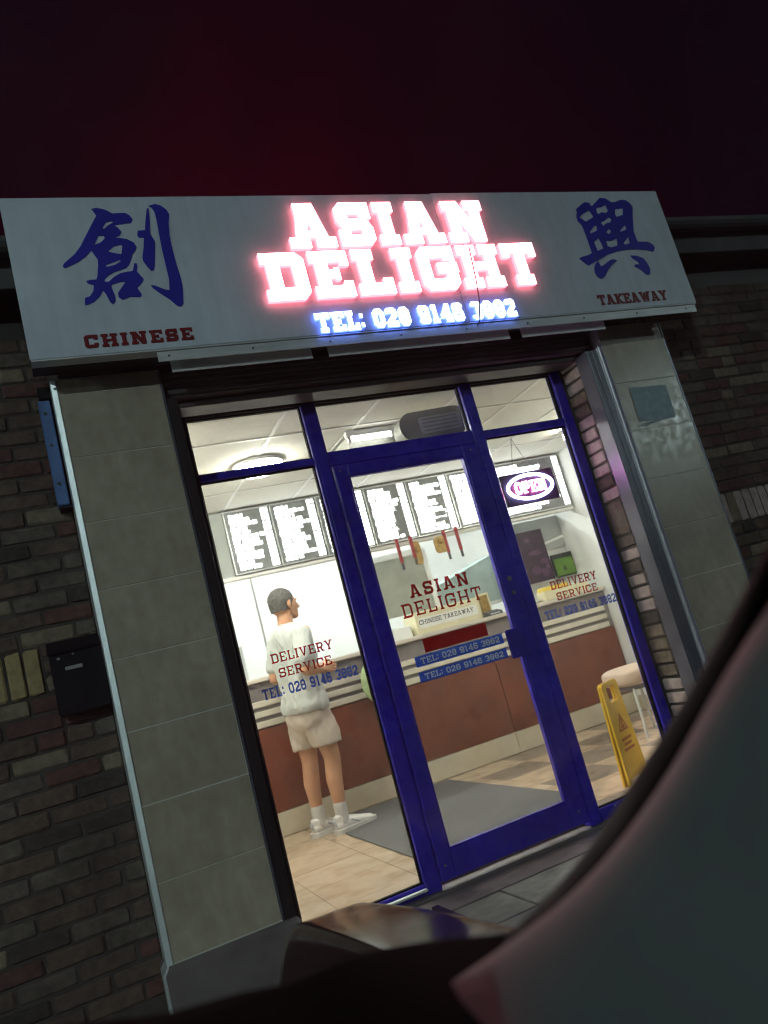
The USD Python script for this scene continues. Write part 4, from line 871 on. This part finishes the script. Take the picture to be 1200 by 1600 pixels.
# shorts
sh_ = [hull(row(-.01, .074, .94, .098), row(-.01, .083, .82, .120))]
for y, dx in ((-.10, .02), (.10, -.025)):
    sh_ += [hull(S(-.005, y*.80, .85, .116), S(.01+dx, y*1.06, .60, .105, 1.02, .98, .3), S(.01+dx, y*1.06, .70, .108))]
sh_ = Manifold.batch_boolean(sh_, manifold3d.OpType.Add)-cutbox(-.4, .4, -.5, .5, .3, .615)
for y, dx in ((-.10, .02), (.10, -.025)): sh_ = sh_-hull(S(.01+dx, y*1.06, .58, .088), S(.01+dx, y*1.06, .66, .085))
t = as_tm(sh_.refine_to_length(.013)); t.merge_vertices(); trimesh.smoothing.filter_taubin(t, iterations=7)
obj('shorts', creased(creased(t, .030, 9, 8, (1.5, 1.5, .6)), .014, 26, 9, (1.5, 1.5, .5)), M['shorts'], per, smooth=True)
for y, dx in ((-.10, .03), (.10, -.035)):
    so = as_tm(Manifold.batch_boolean(chain(S(-.02+dx, y, .20, .048, 1, 1, .4), S(-.022+dx, y, .12, .047), S(-.03+dx, y, .08, .050)), manifold3d.OpType.Add).refine_to_length(.012)); trimesh.smoothing.filter_taubin(so, iterations=5)
    obj('sock', creased(so, .006, 40, 2), M['sock'], per, smooth=True)
    sh2 = [hull(S(-.055+dx, y, .060, .047, 1, .95, .9), S(.0+dx, y*1.02, .068, .046), S(.02+dx, y*1.03, .05, .046)), hull(S(-.01+dx, y*1.02, .062, .046), S(.09+dx, y*1.09, .050, .043, 1, 1.05, .8), S(.18+dx, y*1.13, .036, .034, 1.2, 1.15, .75)), hull(S(-.05+dx, y, .11, .044, 1, .95, .5), S(-.045+dx, y, .07, .045))]
    sm = Manifold.batch_boolean(sh2, manifold3d.OpType.Add)-cutbox(-.4, .4, -.4, .4, -.2, .024)
    sm = as_tm(sm.refine_to_length(.010)); sm.merge_vertices(); trimesh.smoothing.filter_taubin(sm, iterations=6)
    sho = obj('trainer', sm, M['shoe_white'], per, smooth=True)
    g = affinity.translate(unary_union([sbox(-.06, -.042, .19, .042).buffer(.0), LineString([(-.060, 0), (.195, .0)]).buffer(.055)]), dx, y*1.06)
    sl = trimesh.creation.extrude_polygon(g, .034, engine='earcut'); sl.apply_translation((0, 0, .0015))
    obj('sole', sl, M['shoe_sole'], per)
    obj('heel_tab', hull(S(-.098+dx, y, .085, .012, .7, 1.6, 1.6), S(-.092+dx, y, .055, .012, .7, 2.0, 1)), M['unit_grey'], per)
    for sd in (-1, 1): obj('side_stripe', hull(S(.02+dx, y*1.04+sd*.044, .075, .006), S(.075+dx, y*1.08+sd*.045, .045, .006)), M['unit_grey'], per)
    for k in range(4):
        obj('lace', tube([(.045+k*.018+dx, y*1.05-.028, .091-k*.006), (.05+k*.018+dx, y*1.06, .099-k*.006), (.045+k*.018+dx, y*1.07+.028, .091-k*.006)], .004, 6), M['card_white'], per)
obj('dark_wristband', xform(cyl((0, 0, 0), (.018, 0, -.002), .034, 14), (.100, -.128, 1.142)), M['vinyl_black'], per)
# ------------------------------------------------------------------ the car the picture is taken from: nose towards the shop
from scipy.interpolate import CubicSpline
car = thing('car', 'dark red car seen from its driver seat: dashboard, windscreen pillar and bonnet', 'car')
SEAL = [(0.253, -3.163, 0.873), (0.265, -3.166, 0.88), (0.302, -3.197, 0.908), (0.333, -3.229, 0.941), (0.352, -3.268, 0.977), (0.367, -3.31, 1.015), (0.381, -3.356, 1.059), (0.389, -3.405, 1.102), (0.396, -3.465, 1.153), (0.392, -3.53, 1.201)]
EDGE = [(0.186, -3.241, 0.897), (0.215, -3.211, 0.888), (0.274, -3.23, 0.907), (0.3, -3.255, 0.928), (0.327, -3.288, 0.96), (0.349, -3.325, 0.999), (0.366, -3.365, 1.041), (0.382, -3.412, 1.084), (0.39, -3.472, 1.136), (0.388, -3.535, 1.182)]
CARD = [(0.184, -3.254, 0.892), (0.203, -3.303, 0.858), (0.227, -3.35, 0.842), (0.259, -3.403, 0.836), (0.294, -3.45, 0.853), (0.326, -3.487, 0.891), (0.354, -3.527, 0.94), (0.376, -3.555, 0.985), (0.389, -3.584, 1.03), (0.396, -3.613, 1.071)]
DASH = [(-1.10, -2.80, .93), (-0.287, -2.897, 0.913), (-0.091, -3.031, 0.911), (-0.038, -3.049, 0.906), (0.025, -3.072, 0.895), (0.088, -3.089, 0.891), (0.122, -3.106, 0.89), (0.145, -3.109, 0.893), (0.188, -3.122, 0.891), (0.229, -3.127, 0.883), (0.264, -3.133, 0.873), (0.301, -3.14, 0.868), (0.36, -3.15, 0.864)]
def spl(P, n):
    P = np.array(P); d = np.r_[0, np.cumsum(np.linalg.norm(np.diff(P, axis=0), axis=1))]
    return CubicSpline(d/d[-1], P)(np.linspace(0, 1, n))
def loft(rows, thick):
    rows = np.array(rows); k, n, _ = rows.shape
    v = rows.reshape(-1, 3); v2 = v+np.array(thick); N = len(v)
    f = []
    for i in range(k-1):
        for j in range(n-1):
            a_ = i*n+j; f += [(a_, a_+1, a_+n+1), (a_, a_+n+1, a_+n)]
    f = np.array(f)
    rim = [i for i in range(n)]+[i*n+n-1 for i in range(1, k)]+[(k-1)*n+j for j in range(n-2, -1, -1)]+[i*n for i in range(k-2, 0, -1)]
    w = []
    for a_, b_ in zip(rim, rim[1:]+rim[:1]): w += [(a_, b_, b_+N), (a_, b_+N, a_+N)]
    t = trimesh.Trimesh(np.vstack([v, v2]), np.vstack([f, f[:, ::-1]+N, w]), process=False)
    trimesh.repair.fix_normals(t); return t
n = 44
so, ed, cd = spl(SEAL, n), spl(EDGE, n), spl(CARD, n)
so = so+(so-ed)*.25
out = np.array([.035, .02, -.01])
rows = []
for s in np.linspace(0, 1, 9):
    b_ = math.sin(math.pi*s)
    rows.append(so*(1-s)+(ed+np.array([.004, -.012, -.010]))*s+np.array([-.004, -.002, .002])*b_*np.clip(np.linspace(0, 1, n)*4, 0, 1)[:, None])
obj('windscreen_seal', loft(rows, out*.5), M['rubber'], car, smooth=40)
rows = []
for s in np.linspace(0, 1, 14):
    b_ = math.sin(math.pi*s**.55)
    rows.append(ed*(1-s)+cd*s+np.array([-.014, -.010, .004])*b_*np.clip(np.linspace(0, 1, n)*5, 0, 1)[:, None])
obj('pillar_trim', loft(rows, out*.6), M['trim_fabric'], car, smooth=40)
# dashboard
dk = np.array([DASH[0]]+[tuple(p) for p in spl(DASH[1:], 40)])
rows = [dk+np.array([0, .02, -.45]), dk+np.array([0, .012, -.02]), dk+np.array([0, .004, -.004]), dk, dk+np.array([0, -.012, -.001]), dk+np.array([0, -.22, -.035]), dk+np.array([0, -.27, -.06]), dk+np.array([0, -.29, -.40])]
obj('dashboard', loft(rows, (0, -.012, -.02)), M['dash_black'], car, smooth=40)
# bonnet and right wing: the crest of the wing is what shows past the dashboard
def bz(x, y):
    d = y+3.75
    base = .48-.10*np.clip((y+2.95)/1.4, 0, 1)**1.6-.05*np.abs(x+.45)
    crest = np.exp(-np.abs((x-.495)/.170)**7)*(.240-.06*np.clip((y+2.95)/1.4, 0, 1)**1.6)
    side = -np.clip((x-.55)/.25, 0, 1)**1.7*.30
    return base+crest+side
X, Y = np.meshgrid(np.r_[np.linspace(-1.25, .15, 22), np.linspace(.18, .82, 60)], np.linspace(-2.86, -1.50, 40))
Zb = bz(X, Y)-.35*np.clip((Y+1.72)/.22, 0, 1)**2
obj('bonnet', loft(np.stack([X, Y, Zb], -1), (0, 0, -.012)), M['car_paint'], car, smooth=60)
obj('wing_side', loft([[(.822, y, .42-.02*abs(y+2.2)) for y in np.linspace(-2.86, -1.55, 20)], [(.835, y, .25) for y in np.linspace(-2.86, -1.55, 20)]], (-.02, 0, 0)), M['car_paint'], car)
obj('scuttle', bx(-1.15, .34, -3.02, -2.865, .62, .70, .01), M['rubber'], car)
obj('wiper', cat(cyl((-.55, -2.93, .78), (.05, -2.90, .755), .007, 8), cyl((.05, -2.90, .755), (.14, -2.92, .71), .010, 8)), M['rubber'], car)
# roof, rear and doors that shade the inside of the car
obj('roof', loft([[(x, y, 1.43+.05*math.cos(x*1.0+.3)-.02*max(0, y+4.1)**2*8) for x in np.linspace(-1.15, .46, 14)] for y in np.linspace(-3.74, -5.7, 12)], (0, 0, .03)), M['car_paint'], car, smooth=40)
obj('rear_panel', loft([[(x, -5.72, 1.46), (x, -6.15, .95), (x, -6.2, .35)] for x in np.linspace(-1.15, .46, 6)], (0, -.03, 0)), M['car_paint'], car, smooth=40)
obj('floor_pan', bx(-1.2, .50, -6.2, -2.9, .12, .16), M['rubber'], car)
obj('right_door', loft([[(.47, y, .90), (.50, y, .60), (.47, y, .22)] for y in np.linspace(-5.6, -3.66, 8)], (-.03, 0, 0)), M['car_paint'], car, smooth=40)
obj('left_door', loft([[(-1.17, y, .90), (-1.20, y, .60), (-1.17, y, .22)] for y in np.linspace(-5.6, -3.0, 8)], (.03, 0, 0)), M['car_paint'], car, smooth=40)
obj('door_pillar', bx(.43, .465, -5.15, -4.75, .90, 1.44, .01), M['trim_fabric'], car); obj('door_pillar', bx(-1.16, -1.125, -5.15, -4.75, .90, 1.44, .01), M['trim_fabric'], car)
# windscreen: from the scuttle up and back along the pillar
b0, b1, t1, t0 = np.array((-1.15, -2.93, .80)), np.array((.30, -3.05, .80)), np.array((.395, -3.50, 1.20)), np.array((-1.05, -3.30, 1.28))
t0 = t0+(t0-b0)*.35; t1 = t1+np.array((0, -.12, .10))
rows = [[b0*(1-u)+b1*u+np.array([0, .05*math.sin(math.pi*u), 0]) for u in np.linspace(0, 1, 16)], [t0*(1-u)+t1*u+np.array([0, .05*math.sin(math.pi*u), 0]) for u in np.linspace(0, 1, 16)]]
obj('windscreen', loft(rows, (0, .004, .001)), M['windscreen_glass'], car, smooth=40)

# ------------------------------------------------------------------ the damp night air that glows around the lit sign
HAZE = 0.0
M['haze'] = usdkit.material(stage, '/World/Looks/haze', {'v': ('principled_volume', {'color': (0.92, 0.92, 0.94), 'density': HAZE, 'anisotropy': 0.0})}, volume='v.volume')
if HAZE > 0: obj('haze', bx(-62, 62, -62, 62, -1.6, 8.5), M['haze'], kind='stuff')
